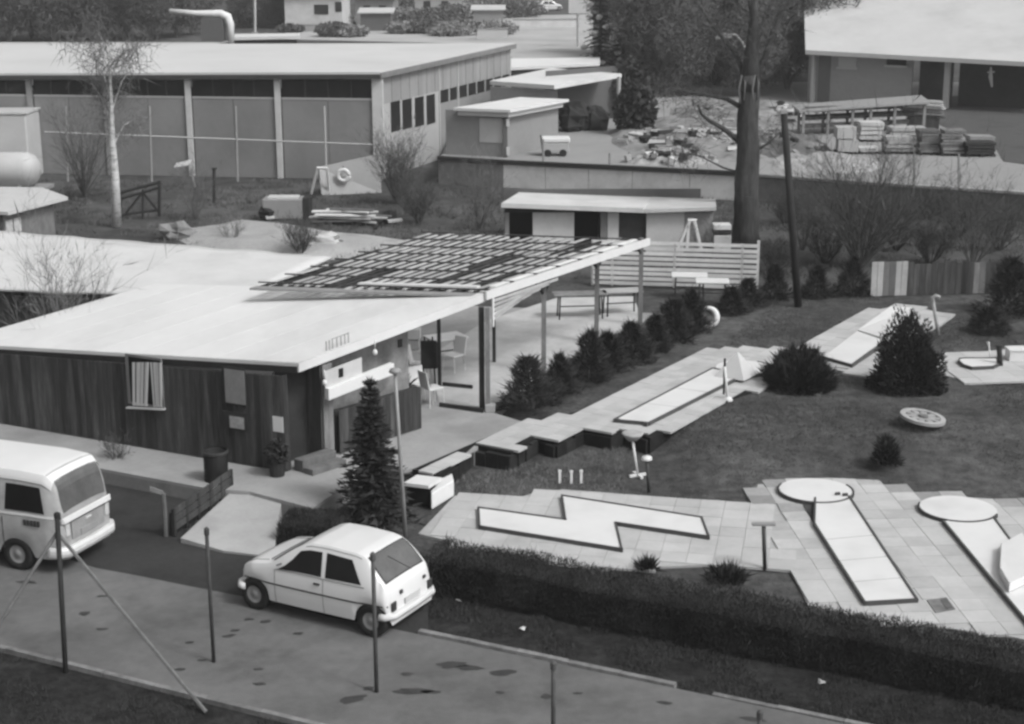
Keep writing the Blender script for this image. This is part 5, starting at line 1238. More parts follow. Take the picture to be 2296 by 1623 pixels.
# ---- plank pile and scrap before the hall
pp = thing('plank_pile', 'pile of pale planks lying before the dark shrub', 'plank pile', gp(770, 500, ZU)); c0, c1 = gp(690, 498, ZU), gp(868, 503, ZU)
for k in range(13):
    a = c0.lerp(c1, R.uniform(0, .3)) + Vector((0, R.uniform(-.5, .7), .06 + .07 * (k // 2))); b = c1 + Vector((R.uniform(-.9, .2), R.uniform(-.5, .7), .06 + .07 * (k // 2) + R.uniform(-.05, .12)))
    MB().obox(a, b - a, Vector((.03, R.uniform(.18, .26), 0)), up(.055)).build('plank', wood_wh if k % 3 else wood_mid, pp)
for q in ((720, 500), (845, 506)): MB().box(gp(*q, ZU) + up(.02), (.14, 1.4, .12)).build('bearer', post_dk, pp)
cu = thing('concrete_culvert', 'grey concrete block with a dark end left of the plank pile', 'culvert', gp(640, 492, ZU)); c = cu.location
MB().obox(c + Vector((-.9, 0, 0)), (1.6, .0, 0), (0, 1.0, 0), up(.8)).build('block', plaster, cu, bevel=.04); MB().obox(c + Vector((.70, -.02, 0)), (.28, 0, 0), (0, 1.0, 0), up(.86)).build('dark_end', post_dk, cu, bevel=.03); MB().obox(c + Vector((-.7, .1, .805)), (1.2, 0, 0), (0, .7, 0), up(.06)).build('cover', offwhite, cu)
for lab, px, py, s_ in (('dark scrap heap left of the concrete block', 600, 490, .35), ('dark barrel-like scrap at the right end of the plank pile', 872, 498, .3)):
    o = thing('scrap_heap', lab, 'scrap', gp(px, py, ZU)); c = o.location
    MB().blob(c + up(s_ * .7), (s_, s_, s_ * .9), px, .5).build('lump', post_dk, o); MB().box(c + Vector((.25, -.2, .1)), (.6, .12, .1), .5, .2).build('board', wood_wh, o)
# pale bank behind the annexe
bk = [gp(*q, ZU) for q in ((372, 528), (420, 508), (500, 498), (640, 512), (760, 520), (900, 534), (960, 546), (800, 575), (740, 580), (560, 575), (430, 556))]
cen = sum(bk, Vector()) / len(bk); mb = MB(); vs = [cen + up(.26)]; n = len(bk)
for f in (.35, .7, 1.0):
    for p in bk: vs.append(cen.lerp(p, f) + up((.24, .2, -.05)[(.35, .7, 1.0).index(f)] + (R.uniform(-.13, .13) if f < 1 else 0)))
fs = [(0, 1 + i, 1 + (i + 1) % n) for i in range(n)] + [(1 + k * n + i, 1 + (k + 1) * n + i, 1 + (k + 1) * n + (i + 1) % n, 1 + k * n + (i + 1) % n) for k in (0, 1) for i in range(n)]
struct(mb.add(vs, fs).build('sand_bank', sand, smooth=True))
for lab, px, py in (('grey boulder block on the pale bank at left', 395, 535), ('pale lump at the right end of the bank by the pergola', 722, 560)):
    c = gp(px, py, ZU); o = thing('boulder', lab, 'boulder', c); MB().blob(c + up(.25), (.6, .4, .38), px, .6).build('stone', rubble if px < 500 else offwhite, o); MB().blob(c + Vector((.6, .2, .1)), (.25, .2, .2), px + 3, .6).build('stone', rubble, o)
# timber gate frame behind the birch
tg = thing('timber_gate', 'dark timber gate frame with cross braces right of the birch', 'gate', gp(315, 490, ZU)); Y = tg.location.y
for a, b, r in (((270, 490), (270, 428), .06), ((357, 485), (357, 405), .07), ((320, 490), (320, 425), .05), ((268, 432), (360, 408), .06), ((268, 446), (360, 420), .05), ((320, 430), (282, 478), .05), ((320, 430), (352, 470), .05), ((270, 482), (357, 470), .05)):
    MB().tube([vp(*a, Y), vp(*b, Y)], r, 5).build('beam', post_dk, tg)
gpz = thing('gate_post', 'lone dark post by the thin bare shrub right of the gate frame', 'post', gp(480, 455, ZU)); MB().tube([gpz.location, vp(480, 380, gpz.location.y)], .07, 6).build('shaft', post_dk, gpz); MB().box(vp(480, 378, gpz.location.y), (.2, .2, .06)).build('cap', post_dk, gpz)
bl = thing('bird_table', 'small pale bird table before the hall right of the birch', 'bird table', gp(438, 420, ZU)); Y = bl.location.y
MB().tube([bl.location, vp(428, 380, Y)], .04, 5).build('leg', metal_g, bl); q = vp(410, 372, Y); MB().slab([q + Vector((-.35, -.2, 0)), q + Vector((.35, -.2, .1)), q + Vector((.35, .3, .25)), q + Vector((-.35, .3, .1))], .05).build('top', offwhite, bl)
# ---- tank, upright silo box and little hut at the left edge
tn = thing('gas_tank', 'white horizontal tank on short legs at the left edge', 'tank', gp(60, 425, ZU)); Y = tn.location.y; ce = vp(52, 380, Y)
prof = [(0, .75), (.35, .70), (.62, .52), (.76, .25), (.78, 0), (.78, -4.5), (0, -4.5)]; vs = []; fs = []
for k in range(20):
    a = 2 * PI * k / 20
    for r, z in prof: vs.append(ce + Vector((z, r * math.cos(a), r * math.sin(a))))
m = len(prof)
for k in range(20):
    for j in range(m - 1): fs.append((k * m + j, ((k + 1) % 20) * m + j, ((k + 1) % 20) * m + j + 1, k * m + j + 1))
MB().add(vs, fs).build('shell', mat('tank_white', .50, .5, .06, 1, .03, dirt=.1), tn, smooth=True)
for dx in (-.1, -1.4):
    for dy in (-.4, .4): MB().box(Vector((ce.x + dx, Y + dy, (ZU + ce.z - .5) / 2)), (.15, .15, ce.z - .5 - ZU)).build('leg', offwhite, tn)
MB().box(Vector((ce.x - .3, Y, ZU + .08)), (2.8, 1.6, .16)).build('plinth', conc, tn)
so = thing('silo_box', 'pale upright box silo behind the white tank', 'silo', gp(20, 405, ZU)); Y = so.location.y; t0 = vp(57, 256, Y)
MB().obox(Vector((t0.x - 3.2, Y, ZU)), (3.2, 0, 0), (0, 2.2, 0), up(t0.z - ZU)).build('body', mat('silo_pale', .46, .7, .08, 1, .03), so, bevel=.08); MB().obox(Vector((t0.x - 3.25, Y - .05, t0.z)), (3.3, 0, 0), (0, 2.3, 0), up(.08)).build('lid', mat('tank_white', .5), so)
lh = thing('little_hut', 'little flat-roofed hut with a pale window at the left edge', 'hut', gp(60, 520, ZU)); Y = lh.location.y
zr = ZU + 1.5; qa, qb, qc, qd, qe = [gp(*q, zr) for q in ((18, 475), (152, 441), (95, 420), (-110, 416), (-110, 468))]
MB().slab([qa, qb, qc, qd, qe], .12).build('roof', roofg, lh); ab = (qb - qa) * Vector((1, 1, 0)); an_ = Vector((ab.y, -ab.x, 0)).normalized(); ae = (qe - qa) * Vector((1, 1, 0)); en_ = Vector((-ae.y, ae.x, 0)).normalized()
if an_.y > 0: an_ = -an_
if en_.y > 0: en_ = -en_
w0_ = Vector((qa.x, qa.y, ZU)) - an_ * .35 + ab * .04
MB().obox(w0_, ab * .84, -an_ * .1, up(1.36)).build('wall', wood_mid, lh); MB().obox(w0_ - ab * .03, ae * .9, -en_ * .1, up(1.36)).build('side_wall', wood_dk, lh)
wn_ = MB().obox(w0_ + an_ * .02 + ab * .02 + up(.62), ab * .24, an_ * .03, up(.5)).build('window', offwhite, lh); MB().obox(w0_ + an_ * .052 + ab * .13 + up(.62), ab * .012, an_ * .01, up(.5)).build('mullion', post_dk, wn_)
# ---- the two low open sheds
sh = thing('low_sheds', 'low flat-roofed sheds with dark openings behind the pergola', 'shed', gp(1300, 572, ZU)); Y = sh.location.y; fy = Y
rz_ = vp(1140, 458, Y).z
def fx(px, py=500): return vp(px, py, fy).x
MB().slab([vp(1124, 455, fy - .4), vp(1442, 467, fy - .4), vp(1470, 441, fy + 4.2), vp(1165, 430, fy + 4.2)], .16).build('roof', mat('shed_roof', .56, .85, .1, .8, .1, dirt=.2), sh)
MB().slab([vp(1436, 470, fy - .3), vp(1606, 464, fy - .3), vp(1604, 446, fy + 3.4), vp(1462, 441, fy + 3.6)], .12).build('roof', mat('shed_roof2', .48, .85, .1, .8, .1, dirt=.2), sh)
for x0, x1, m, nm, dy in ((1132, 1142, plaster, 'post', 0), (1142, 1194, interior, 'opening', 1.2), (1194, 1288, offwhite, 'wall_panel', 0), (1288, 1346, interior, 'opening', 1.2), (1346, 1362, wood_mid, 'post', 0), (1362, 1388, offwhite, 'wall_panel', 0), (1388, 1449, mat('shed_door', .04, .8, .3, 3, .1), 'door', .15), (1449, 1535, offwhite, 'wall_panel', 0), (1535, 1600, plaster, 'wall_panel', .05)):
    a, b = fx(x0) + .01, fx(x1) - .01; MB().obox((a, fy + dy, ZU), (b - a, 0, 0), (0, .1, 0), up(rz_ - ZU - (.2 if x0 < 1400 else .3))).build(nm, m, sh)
MB().obox((fx(1130), fy + 4, ZU), (fx(1600) - fx(1130), 0, 0), (0, .1, 0), up(rz_ - ZU - .1)).build('back_wall', plaster_d, sh)
MB().obox((fx(1132), fy - .05, rz_ - .28), (fx(1440) - fx(1132), 0, 0), (0, .06, 0), up(.14)).build('lintel', post_dk, sh)
af = thing('a_frame', 'white A-shaped frame leaning at the right end of the low sheds', 'frame', gp(1545, 590, ZU)); Y = af.location.y
for a, b in (((1518, 560), (1548, 492)), ((1572, 560), (1556, 492)), ((1540, 560), (1543, 505))): MB().tube([vp(*a, Y), vp(*b, Y)], .065, 5).build('leg', white, af)
MB().tube([vp(1542, 494, Y), vp(1562, 494, Y)], .06, 5).build('bar', white, af)
cr = thing('stacked_crates', 'small stack of pale crates at the foot of the lopped trunk', 'crate', gp(1620, 590, ZU)); Y = cr.location.y
for y0, y1, m in ((560, 528, offwhite), (526, 518, post_dk), (516, 504, wood_wh)): a = vp(1600, y0, Y); b = vp(1640, y1, Y); MB().obox((a.x, Y, a.z), (b.x - a.x, 0, 0), (0, .5, 0), up(b.z - a.z)).build('crate', m, cr, bevel=.02)
# ---- retaining wall of the yard with dark coping and stubby posts
rw = thing('retaining_wall', 'concrete retaining wall with dark coping below the builders yard', 'wall', gp(1400, 425, ZU))
for i in range(len(wl) - 1):
    a, b = wl[i], wl[i + 1]; d = b - a; nn = Vector((d.y, -d.x, 0)).normalized(); k = max(1, int(d.length / 1.9))
    if nn.y > 0: nn = -nn
    mm = (mat('retaining_dim', .17, .9, .25, .8, .3, dirt=.3), mat('retaining_pale', .55, .9, .15, .8, .2, dirt=.25), mat('retaining_pale', .55), mat('retaining_dark', .12, .9, .3, .8, .3, dirt=.3), mat('retaining_dark', .12), mat('retaining_dark', .12))[min(i, 5)]
    for q in range(k):
        p = a + d * (q / k); MB().obox(Vector((p.x, p.y, ZU - .25)) + d.normalized() * .012, d / k - d.normalized() * .024, nn * .12, up(ZY - ZU + .2)).build('wall_panel', mm, rw)
    MB().obox(a + up(.0) - nn * .05, d, nn * .25, up(.16 if i < 3 else .10)).build('coping', post_dk if i < 3 else (plaster if i == 3 else plaster_l), rw)
for px, y0, y1 in ((1218, 370, 312), (1367, 378, 343), (1500, 384, 350), (2050, 420, 330), (2150, 425, 345)):
    c = gp(px, y0, ZY); MB().tube([c, vp(px, y1, c.y)], .05, 5).build('post', metal_g, rw)
# ---- yard buildings
bxh = thing('yard_office', 'flat-roofed grey block with white fascia beside the hall gable', 'building', gp(1133, 352, ZY)); K = bxh.location.copy(); zt = vp(1133, 250, K.y).z
Lw, Rw = gp(1000, 346, ZY), gp(1250, 326, ZY)
dl = (Lw - K); dl.z = 0; dr_ = (Rw - K); dr_.z = 0; nl, nr = Vector((-dl.y, dl.x, 0)).normalized(), Vector((dr_.y, -dr_.x, 0)).normalized()
if nl.y > 0: nl = -nl
if nr.x < 0: nr = -nr
MB().obox(K - nl * .2, dl, nl * .2, up(zt - ZY)).build('front_wall', plaster, bxh); MB().obox(K - nr * .2 + dr_ * .012, dr_, nr * .2, up(zt - ZY)).build('side_wall', plaster, bxh)
a, b = on_wall(1076, 318, K + nl * .01, dl.normalized()), on_wall(1128, 318, K + nl * .01, dl.normalized()); t_ = on_wall(1076, 264, K + nl * .01, dl.normalized())
MB().obox(a, (b - a) * Vector((1, 1, 0)), nl * .04, up(t_.z - a.z)).build('shutter', mat('shutter_pale', .42, .8, .06, 2, .05), bxh)
MB().box(K + up((zt - ZY) / 2) + Vector((0, -.05, 0)), (.2, .2, zt - ZY)).build('corner_post', plaster_d, bxh)
for q in ((1, .3), (1, 1.6)): MB().box(K + Vector((.12, -.16, q[1])), (.14, .1, .35)).build('meter_box', offwhite, bxh)
rc = [K + nl * .45 + nr * .45 + up(0), Rw + nr * .45 + dr_.normalized() * .3, Rw + dl * .75 + dr_.normalized() * .5, K + dl * .8 + nl * .45]
rc = [Vector((p.x, p.y, zt + .14)) for p in rc]; MB().slab(rc, .12).build('roof', roofw, bxh); MB().slab([Vector((p.x, p.y, zt + .01)) * 1.0 for p in [K + nl * .3 + nr * .3, Rw + nr * .3, Rw + dl * .7, K + dl * .75 + nl * .3]], .22).build('fascia', mat('fascia_pale', .5, .7, .06, 2, .03), bxh)
op = thing('open_shed', 'open yard shed with pale flat roof and a dark interior', 'shed', gp(1250, 312, ZY)); K = gp(1250, 306, ZY); ztn = vp(1243, 192, K.y).z
e = [vp(1098, 181, K.y + 2.5), vp(1243, 191, K.y - .3), vp(1394, 165, K.y + 5.5), vp(1235, 152, K.y + 13)]; MB().slab(e, .2).build('roof', roofw, op)
pR = gp(1386, 290, ZY)
MB().tube([pR, Vector((pR.x, pR.y, vp(1384, 172, pR.y).z))], .12, 6).build('post', plaster_l, op)
MB().obox(Vector((vp(1100, 300, K.y + 2.3).x, K.y + 2.3, ZY)), Vector((K.x - vp(1100, 300, K.y + 2.3).x, -2.2, 0)), (0, .15, 0), up(ztn - ZY - .25)).build('front_wall', plaster, op)
bw0 = K + Vector((-.5, 5, 0)); MB().obox(bw0, Vector((pR.x - K.x + 1, 3.6, 0)), (0, .2, 0), up(ztn - ZY + .3)).build('back_wall', plaster_d, op)
jk = thing('shed_clutter', 'dark clutter heaped in the open yard shed', 'clutter', gp(1300, 300, ZY)); c = jk.location
for k in range(7): MB().blob(c + Vector((R.uniform(-.6, 1.4), R.uniform(.5, 3.5), .4 + R.uniform(0, .4))), (R.uniform(.4, .8),) * 3, k + 70, .6).build('lump', post_dk, jk)
wr = thing('long_store', 'long low store with white roof behind the open yard shed', 'building', vp(1240, 150, 101)); q = [vp(1140, 152, 100), vp(1345, 142, 101), vp(1345, 128, 107), vp(1140, 131, 106)]; MB().slab(q, .15).build('roof', roofw, wr)
MB().obox(Vector((q[0].x, 100.6, ZY)), Vector((q[1].x - q[0].x, 1, 0)), (0, .2, 0), up(q[0].z - ZY - .2)).build('wall', plaster_d, wr)
tl_ = thing('trailer', 'small white covered trailer parked in the yard', 'trailer', gp(1245, 350, ZY)); c = tl_.location
MB().box(c + Vector((0, .3, .42)), (1.25, .9, .4)).build('body', plaster_l, tl_, bevel=.03); MB().box(c + Vector((.02, .3, .74)), (1.3, .95, .22)).build('cover', white, tl_, bevel=.06)
for dx in (-.35, .35): MB().tube([c + Vector((dx, -.18, .16)), c + Vector((dx, -.08, .16))], .17, 12).build('wheel', rubber, tl_)
MB().tube([c + Vector((-.6, .3, .35)), c + Vector((-.68, .2, .95))], .03, 5).build('drawbar', metal_d, tl_)
# barn with the wide pale roof
bn = thing('barn', 'large barn with broad pale roof in the upper right corner', 'building', gp(1950, 214, ZY))
E0, E1 = vp(1806, 112, 97), vp(2420, 145, 89); R0, R1 = vp(1800, -80, 113), vp(2420, -90, 107)
MB().slab([E0, E1, R1, R0], .25).build('roof', mat('barn_roof', .49, .85, .08, .3, .05, 20, dirt=.12, dscale=.25), bn)
wdir = (E1 - E0); wdir.z = 0; wdir.normalize(); bnn = Vector((wdir.y, -wdir.x, 0))
if bnn.y > 0: bnn = -bnn
B0 = E0 - bnn * 1.0 + wdir * .3; B0.z = ZY
def bs(px): return (on_wall(px, 170, B0, wdir) - B0).dot(wdir)
zt = E0.z - .1
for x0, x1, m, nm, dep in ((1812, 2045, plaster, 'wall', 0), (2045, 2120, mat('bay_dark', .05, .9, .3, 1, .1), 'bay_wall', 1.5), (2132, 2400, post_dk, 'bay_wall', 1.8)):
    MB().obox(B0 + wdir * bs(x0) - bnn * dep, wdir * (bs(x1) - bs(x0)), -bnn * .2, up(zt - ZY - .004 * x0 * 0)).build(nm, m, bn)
MB().obox(B0 + wdir * bs(2120), wdir * .3, bnn * .3, up(zt - ZY - .3)).build('post', plaster_l, bn); MB().obox(B0 + wdir * bs(1822), wdir * .18, bnn * .3, up(zt - ZY - .1)).build('downpipe', plaster_l, bn)
MB().obox(B0 + wdir * bs(1835) + bnn * .01, wdir * (bs(1862) - bs(1835)), bnn * .03, up(zt - ZY - .2)).build('door', plaster_d, bn)
for x0, y0, x1, y1, m in ((1988, 124, 2032, 146, interior), (1880, 128, 1920, 150, plaster_l)):
    a, b = on_wall(x0, y1, B0 + bnn * .01, wdir), on_wall(x1, y1, B0 + bnn * .01, wdir); t_ = on_wall(x0, y0, B0 + bnn * .01, wdir)
    wnd = MB().obox(a, (b - a) * Vector((1, 1, 0)), bnn * .04, up(t_.z - a.z)).build('window', m, bn); MB().obox(a + up(-.1) - wdir * .1, (b - a) * Vector((1, 1, 0)) + wdir * .2, bnn * .12, up(.12)).build('sill', plaster_l, wnd)
hk = thing('hanging_tackle', 'pale hanging tackle in the dark bay of the barn', 'hoist', vp(2222, 195, 92)); MB().tube([vp(2222, 150, 92), vp(2221, 172, 92), vp(2224, 195, 92)], [.05, .12, .05], 6).build('rope', plaster_l, hk); MB().tube([vp(2214, 162, 92), vp(2230, 161, 92)], .05, 5).build('hook', plaster_l, hk)
# timber rack, pallets, bricks
rk2 = thing('timber_rack', 'long open timber rack loaded with boards before the barn', 'rack', gp(1930, 298, ZY)); A0, A1 = gp(1800, 305, ZY), gp(2070, 292, ZY); d = A1 - A0; hgt = 1.4
for t in (0, .2, .4, .55, .75, 1):
    for dy in (0, 1.3): p = A0 + d * t + Vector((0, dy, 0)); MB().box(p + up(hgt / 2), (.13, .13, hgt)).build('post', plaster, rk2)
for z in (.35, .75, 1.15): 
    for k in range(3): MB().obox(A0 + Vector((0, .2 + k * .35, z)) + d * R.uniform(-.03, .05), d * R.uniform(.8, 1.0), (0, .3, 0), up(R.uniform(.08, .26))).build('board_stack', wood_mid if k % 2 else wood_dk, rk2)
MB().slab([A0 + up(hgt) + Vector((-.3, -.3, -.1)), A1 + up(hgt) + Vector((.2, -.3, .1)), A1 + up(hgt + .1) + Vector((.2, 1.7, .15)), A0 + up(hgt) + Vector((-.3, 1.7, 0))], .1).build('top', plaster, rk2)
bd2 = thing('board_pile', 'stack of long pale boards on the right end of the rack', 'board pile', gp(2090, 290, ZY)); c = vp(2030, 262, gp(2090, 290, ZY).y)
for k in range(6): MB().obox(c + Vector((R.uniform(-.2, .2), R.uniform(0, .3), .16 * k)), Vector((2.2 + R.uniform(-.3, .3), -.25, -.12)), (0, .5, 0), up(.11)).build('board', wood_lt if k > 2 else wood_mid, bd2)
MB().obox(Vector((c.x + .2, c.y + .1, ZY)), (1.6, 0, 0), (0, .4, 0), up(c.z - ZY)).build('trestle', wood_dk, bd2)
def stack(label, px0, px1, py, ytop, nl_, m, dep=1.0):
    c = gp(px0, py, ZY); t = thing('material_stack', label, 'stack', c, group='stacks of building material'); x1 = vp(px1, py, c.y).x; zt_ = vp(px0, ytop, c.y).z; h = (zt_ - ZY - .14) / nl_
    for q in (0, .5, .92): MB().box(Vector((c.x + (x1 - c.x) * (q + .04), c.y + dep / 2, ZY + .06)), (.12, dep, .12)).build('bearer', post_dk, t)
    for k in range(nl_): MB().obox((c.x + R.uniform(-.08, .08), c.y + R.uniform(-.06, .06), ZY + .13 + k * h), ((x1 - c.x) * R.uniform(.9, 1.04), R.uniform(-.08, .08), R.uniform(-.03, .03)), (R.uniform(-.06, .06), dep, 0), up(h * R.uniform(.72, .92))).build('course', m, t)
stack('tall pale crate stack at the left of the yard materials', 1880, 1923, 346, 283, 2, plaster_l)
stack('white sacks stacked right of the tall pale crate', 1930, 1982, 318, 272, 4, offwhite); stack('low bundle of white bags before the stacked sacks', 1930, 1975, 346, 330, 2, offwhite, .6)
stack('pale block pallet in the middle of the yard materials', 1988, 2052, 346, 306, 4, mat('block_pale', .34, .9, .25, 4, .2, rnd=.15)); stack('pale slabs stacked behind the block pallet', 1995, 2070, 318, 285, 3, plaster_l)
stack('dark brick stack right of the pale block pallet', 2062, 2108, 348, 292, 8, mat('brick_dark', .13, .9, .3, 4, .3, rnd=.25)); stack('second dark brick stack beside the first', 2112, 2162, 350, 292, 8, mat('brick_dark2', .16, .9, .3, 4, .3, rnd=.25))
stack('low dark pallet at the right end of the yard materials', 2166, 2232, 352, 318, 4, post_dk); stack('pale planks on the low dark pallet', 2172, 2226, 330, 302, 2, plaster)
def heap(name, label, px, py, rx, ry, h, m, seed, cat='heap', junk=0):
    c = gp(px, py, ZY); t = thing(name, label, cat, c); mb = MB(); n = 48; vs = []; fs = []
    for i in range(n + 1):
        for j in range(n + 1):
            u, v = i / n * 2 - 1, j / n * 2 - 1; q = max(0, 1 - (u * u + v * v)); nz = noise.fractal(Vector((u * 2.8 + seed, v * 2.8, seed)), .8, 2.1, 6)
            vs.append((c.x + u * rx, c.y + v * ry, ZY - .08 + (h * q ** .8 + .45 * h * nz * min(1, q * 3)) * (1 if q > 0 else 0)))
    for i in range(n):
        for j in range(n): fs.append((i * (n + 1) + j, (i + 1) * (n + 1) + j, (i + 1) * (n + 1) + j + 1, i * (n + 1) + j + 1))
    mb.add(vs, fs).build('mound', m, t, smooth=True)
    rr = random.Random(seed)
    for k in range(junk):
        a = rr.uniform(0, 2 * PI); q = rr.uniform(.2, .9); p = c + Vector((rx * q * math.cos(a), -abs(ry * q * math.sin(a)), h * (1 - q) + .15)); 
        MB().box(p, (rr.uniform(.15, .9), rr.uniform(.1, .4), rr.uniform(.05, .28)), rr.uniform(0, 3), rr.uniform(-.5, .5)).build('scrap_piece', rr.choice((offwhite, plaster, post_dk, plaster_l, metal_g)), t)
    return t
heap('rubble_heap', 'broad grey rubble heap left of the lopped trunk', 1560, 310, 4.6, 9, .55, rubble, 5, junk=90)
heap('scrap_pile', 'low pale scrap pile at the front of the yard', 1500, 362, 2.3, 1.3, .5, mat('scrap_pale', .3, .9, .5, 2, .8, 5), 6, junk=22)
heap('sand_heap', 'pale sand heap right of the leaning pole', 1850, 368, 2.6, 3.0, .45, sand, 7)
heap('soil_heap', 'dark scrap and soil heap behind the lopped trunk', 1740, 330, 2.6, 4, .7, mat('soil_heap_dark', .12, .95, .5, 1.5, .8, 5), 8, junk=14)
heap('earth_heap', 'grey earth heap before the barn wall', 1690, 255, 5, 7, .6, rubble, 9, junk=25)
# board fence at the far right of the lawn
bf_ = thing('board_fence', 'weathered board fence behind the far lawn at right', 'fence', gp(2110, 660, ZU)); a, b = gp(1952, 664, ZU), gp(2420, 652, ZU); d = b - a; L = d.length; n = int(L / .19)
for i in range(n):
    p = a + d * (i / n); h = 1.0 + R.uniform(-.06, .06) if i > 5 else 1.08
    px_ = 1952 + 468 * i / n
    m = (wood_lt if px_ < 2026 and (i in (0, 1, 4, 5)) else wood_mid) if px_ < 2030 else (wood_mid if 2172 < px_ < 2200 else wood_dk)
    MB().obox(p, d * (.93 / n), Vector((0, .03, 0)), up(h)).build('board', m, bf_)
for z in (.25, .8): MB().obox(a + Vector((0, .035, z)), d, (0, .05, 0), up(.08)).build('rail', wood_mid, bf_)
# ---- far background
pA_ = thing('far_pole', 'tall thin pale pole rising behind the open shed', 'pole', gp(1459, 192, ZY)); c = pA_.location; MB().tube([c, vp(1454, -40, c.y)], .11, 7).build('mast', plaster_l, pA_); MB().box(c + up(.1), (.4, .4, .2)).build('footing', conc, pA_)
pB_ = thing('flag_mast', 'thin pale mast behind the hall roof', 'pole', gp(572, 78, ZY)); c = pB_.location; MB().tube([c, vp(571, -40, c.y)], .14, 6).build('mast', offwhite, pB_); MB().box(c + up(.15), (.6, .6, .3)).build('footing', conc, pB_)
sl = thing('street_lamp', 'pale street lamp with bent arm beside the lopped trunk top', 'street lamp', gp(1690, 470, ZU) ); Y = 66.0; sl.location = (vp(1690, 300, Y).x, Y, ZU)
MB().tube([Vector((vp(1690, 300, Y).x, Y, ZU)), vp(1690, 200, Y), vp(1680, 130, Y), vp(1664, 95, Y), vp(1650, 78, Y), vp(1612, 76, Y)], [.10, .08, .06, .05, .05, .05], 7).build('mast', metal_g, sl, smooth=True)
p, q = vp(1640, 76, Y), vp(1604, 82, Y); MB().slab([p + Vector((0, -.15, 0)), q + Vector((0, -.15, 0)), q + Vector((0, .15, 0)), p + Vector((0, .15, 0))], .12).build('lamp_head', plaster, sl)
sg_ = thing('billboard', 'white board on a thin post beyond the pale lot', 'sign', gp(1296, 105, ZY)); c = sg_.location; t_ = vp(1296, 30, c.y); MB().tube([c, t_], .15, 6).build('post', offwhite, sg_); MB().obox(vp(1275, 30, c.y - .2), (vp(1324, 30, c.y).x - vp(1275, 30, c.y).x, 0, 0), (0, .2, 0), up(vp(1296, -30, c.y).z - t_.z)).build('board', white, sg_)
dt = thing('exhaust_duct', 'white bent duct standing behind the hall roof', 'duct', vp(515, 95, 112)); MB().tube([vp(380, 24, 112), vp(440, 30, 112), vp(496, 31, 112), vp(510, 38, 112), vp(516, 55, 112), vp(517, 100, 112)], [.15, .2, .28, .32, .28, .25], 8).build('pipe', white, dt, smooth=True)
MB().obox(vp(452, 92, 111.5), (vp(500, 90, 112).x - vp(452, 90, 112).x, 0, 0), (0, 1.2, 0), up(vp(452, 42, 112).z - vp(452, 92, 112).z)).build('vent_unit', plaster_d, dt)
lr = thing('low_outbuilding', 'low outbuilding with white roof line behind the hall roof', 'building', vp(590, 90, 116)); q = [vp(512, 84, 115), vp(672, 80, 115), vp(672, 74, 121), vp(512, 76, 121)]; MB().slab(q, .2).build('roof', white, lr); MB().obox(Vector((q[0].x + .3, 115.6, ZY)), Vector((q[1].x - q[0].x - .6, 0, 0)), (0, .2, 0), up(q[0].z - ZY - .2)).build('wall', plaster_d, lr)
def house(label, px0, px1, pyb, pyt, m, wins, roofm=roofg):
    c = gp(px0, pyb, ZY); t = thing('house', label, 'house', c, group='houses beyond the hall'); x1 = vp(px1, pyb, c.y).x; zt_ = vp(px0, pyt, c.y).z
    MB().obox(c, (x1 - c.x, 0, 0), (0, 9, 0), up(zt_ - ZY)).build('wall', m, t)
    MB().add([(c.x - .5, c.y - .6, zt_ - .1), (x1 + .5, c.y - .6, zt_ - .1), (x1 + .5, c.y + 4.5, zt_ + 2.6), (c.x - .5, c.y + 4.5, zt_ + 2.6), (c.x - .5, c.y + 9.6, zt_ - .1), (x1 + .5, c.y + 9.6, zt_ - .1)], [(0, 1, 2, 3), (3, 2, 5, 4), (0, 3, 4), (1, 5, 2)]).build('roof', roofm, t)
    for (a0, b0_, a1, b1_) in wins:
        p, q = vp(a0, b1_, c.y - .06), vp(a1, b0_, c.y - .06); MB().obox(p, (q.x - p.x, 0, 0), (0, .05, 0), up(q.z - p.z)).build('window', hallglass, t)
    return t
house('pale house with two grey windows beyond the hall roof', 640, 768, 66, -18, offwhite, ((705, 10, 736, 32), (766 - 14, 4, 766, 26)))
house('grey house front beyond the hall right of the pale house', 798, 882, 54, -8, mat('house_grey', .24, .9, .1, .4, .05), ((815, 12, 830, 28), (850, 12, 865, 28)))
house('pale house at the top edge above the pale lot', 930, 1040, 30, -20, plaster_l, ((950, 2, 965, 18), (990, 2, 1005, 18)))
# far parked cars reuse the hatchback
for i, (px, py, rz, lab) in enumerate(((1200, 30, .1, 'pale parked car far off left of the white billboard'), (1232, 24, .2, 'second pale parked car far off beside the billboard'), (1168, 34, 2.9, 'pale parked car farthest from the billboard on the pale lot'))):
    dup(car, gp(px, py, ZY), rz, None, lab, 'cars parked far off')
# bushes and trees of the distance
rr = random.Random(77)
def far_tree_mesh(seed, h, r, n, twl):
    l, w_ = bare(seed, h * .95, .35, 5, None, 4, h * .010, 3, ratio=.6); q = random.Random(seed + 1); base = Vector((0, 0, h * .52))
    for _ in range(n):
        d = rvec(q); p = base + Vector((d.x * r, d.y * r, d.z * h * .48)) * (q.random() ** .4) * (1 + .3 * noise.noise(d * 2 + Vector((seed, 0, 0))))
        e = (rvec(q) + Vector((0, 0, .5))).normalized() * q.uniform(.4, 1.1) * twl; wv = rvec(q).cross(e).normalized() * .05 * twl
        w_.add([p - wv, p + wv, p + e], [(0, 1, 2)])
    return l, w_
protos = []
for s_ in range(3):
    t = thing('far_tree', 'x', 'tree', (0, 0, 0)); l, w_ = far_tree_mesh(200 + s_, 10, 3.6, 9000, .95); l.build('trunk', wood_far, t, local=True, recalc=False); w_.build('crown', wood_far, t, local=True, recalc=False); protos.append(t)
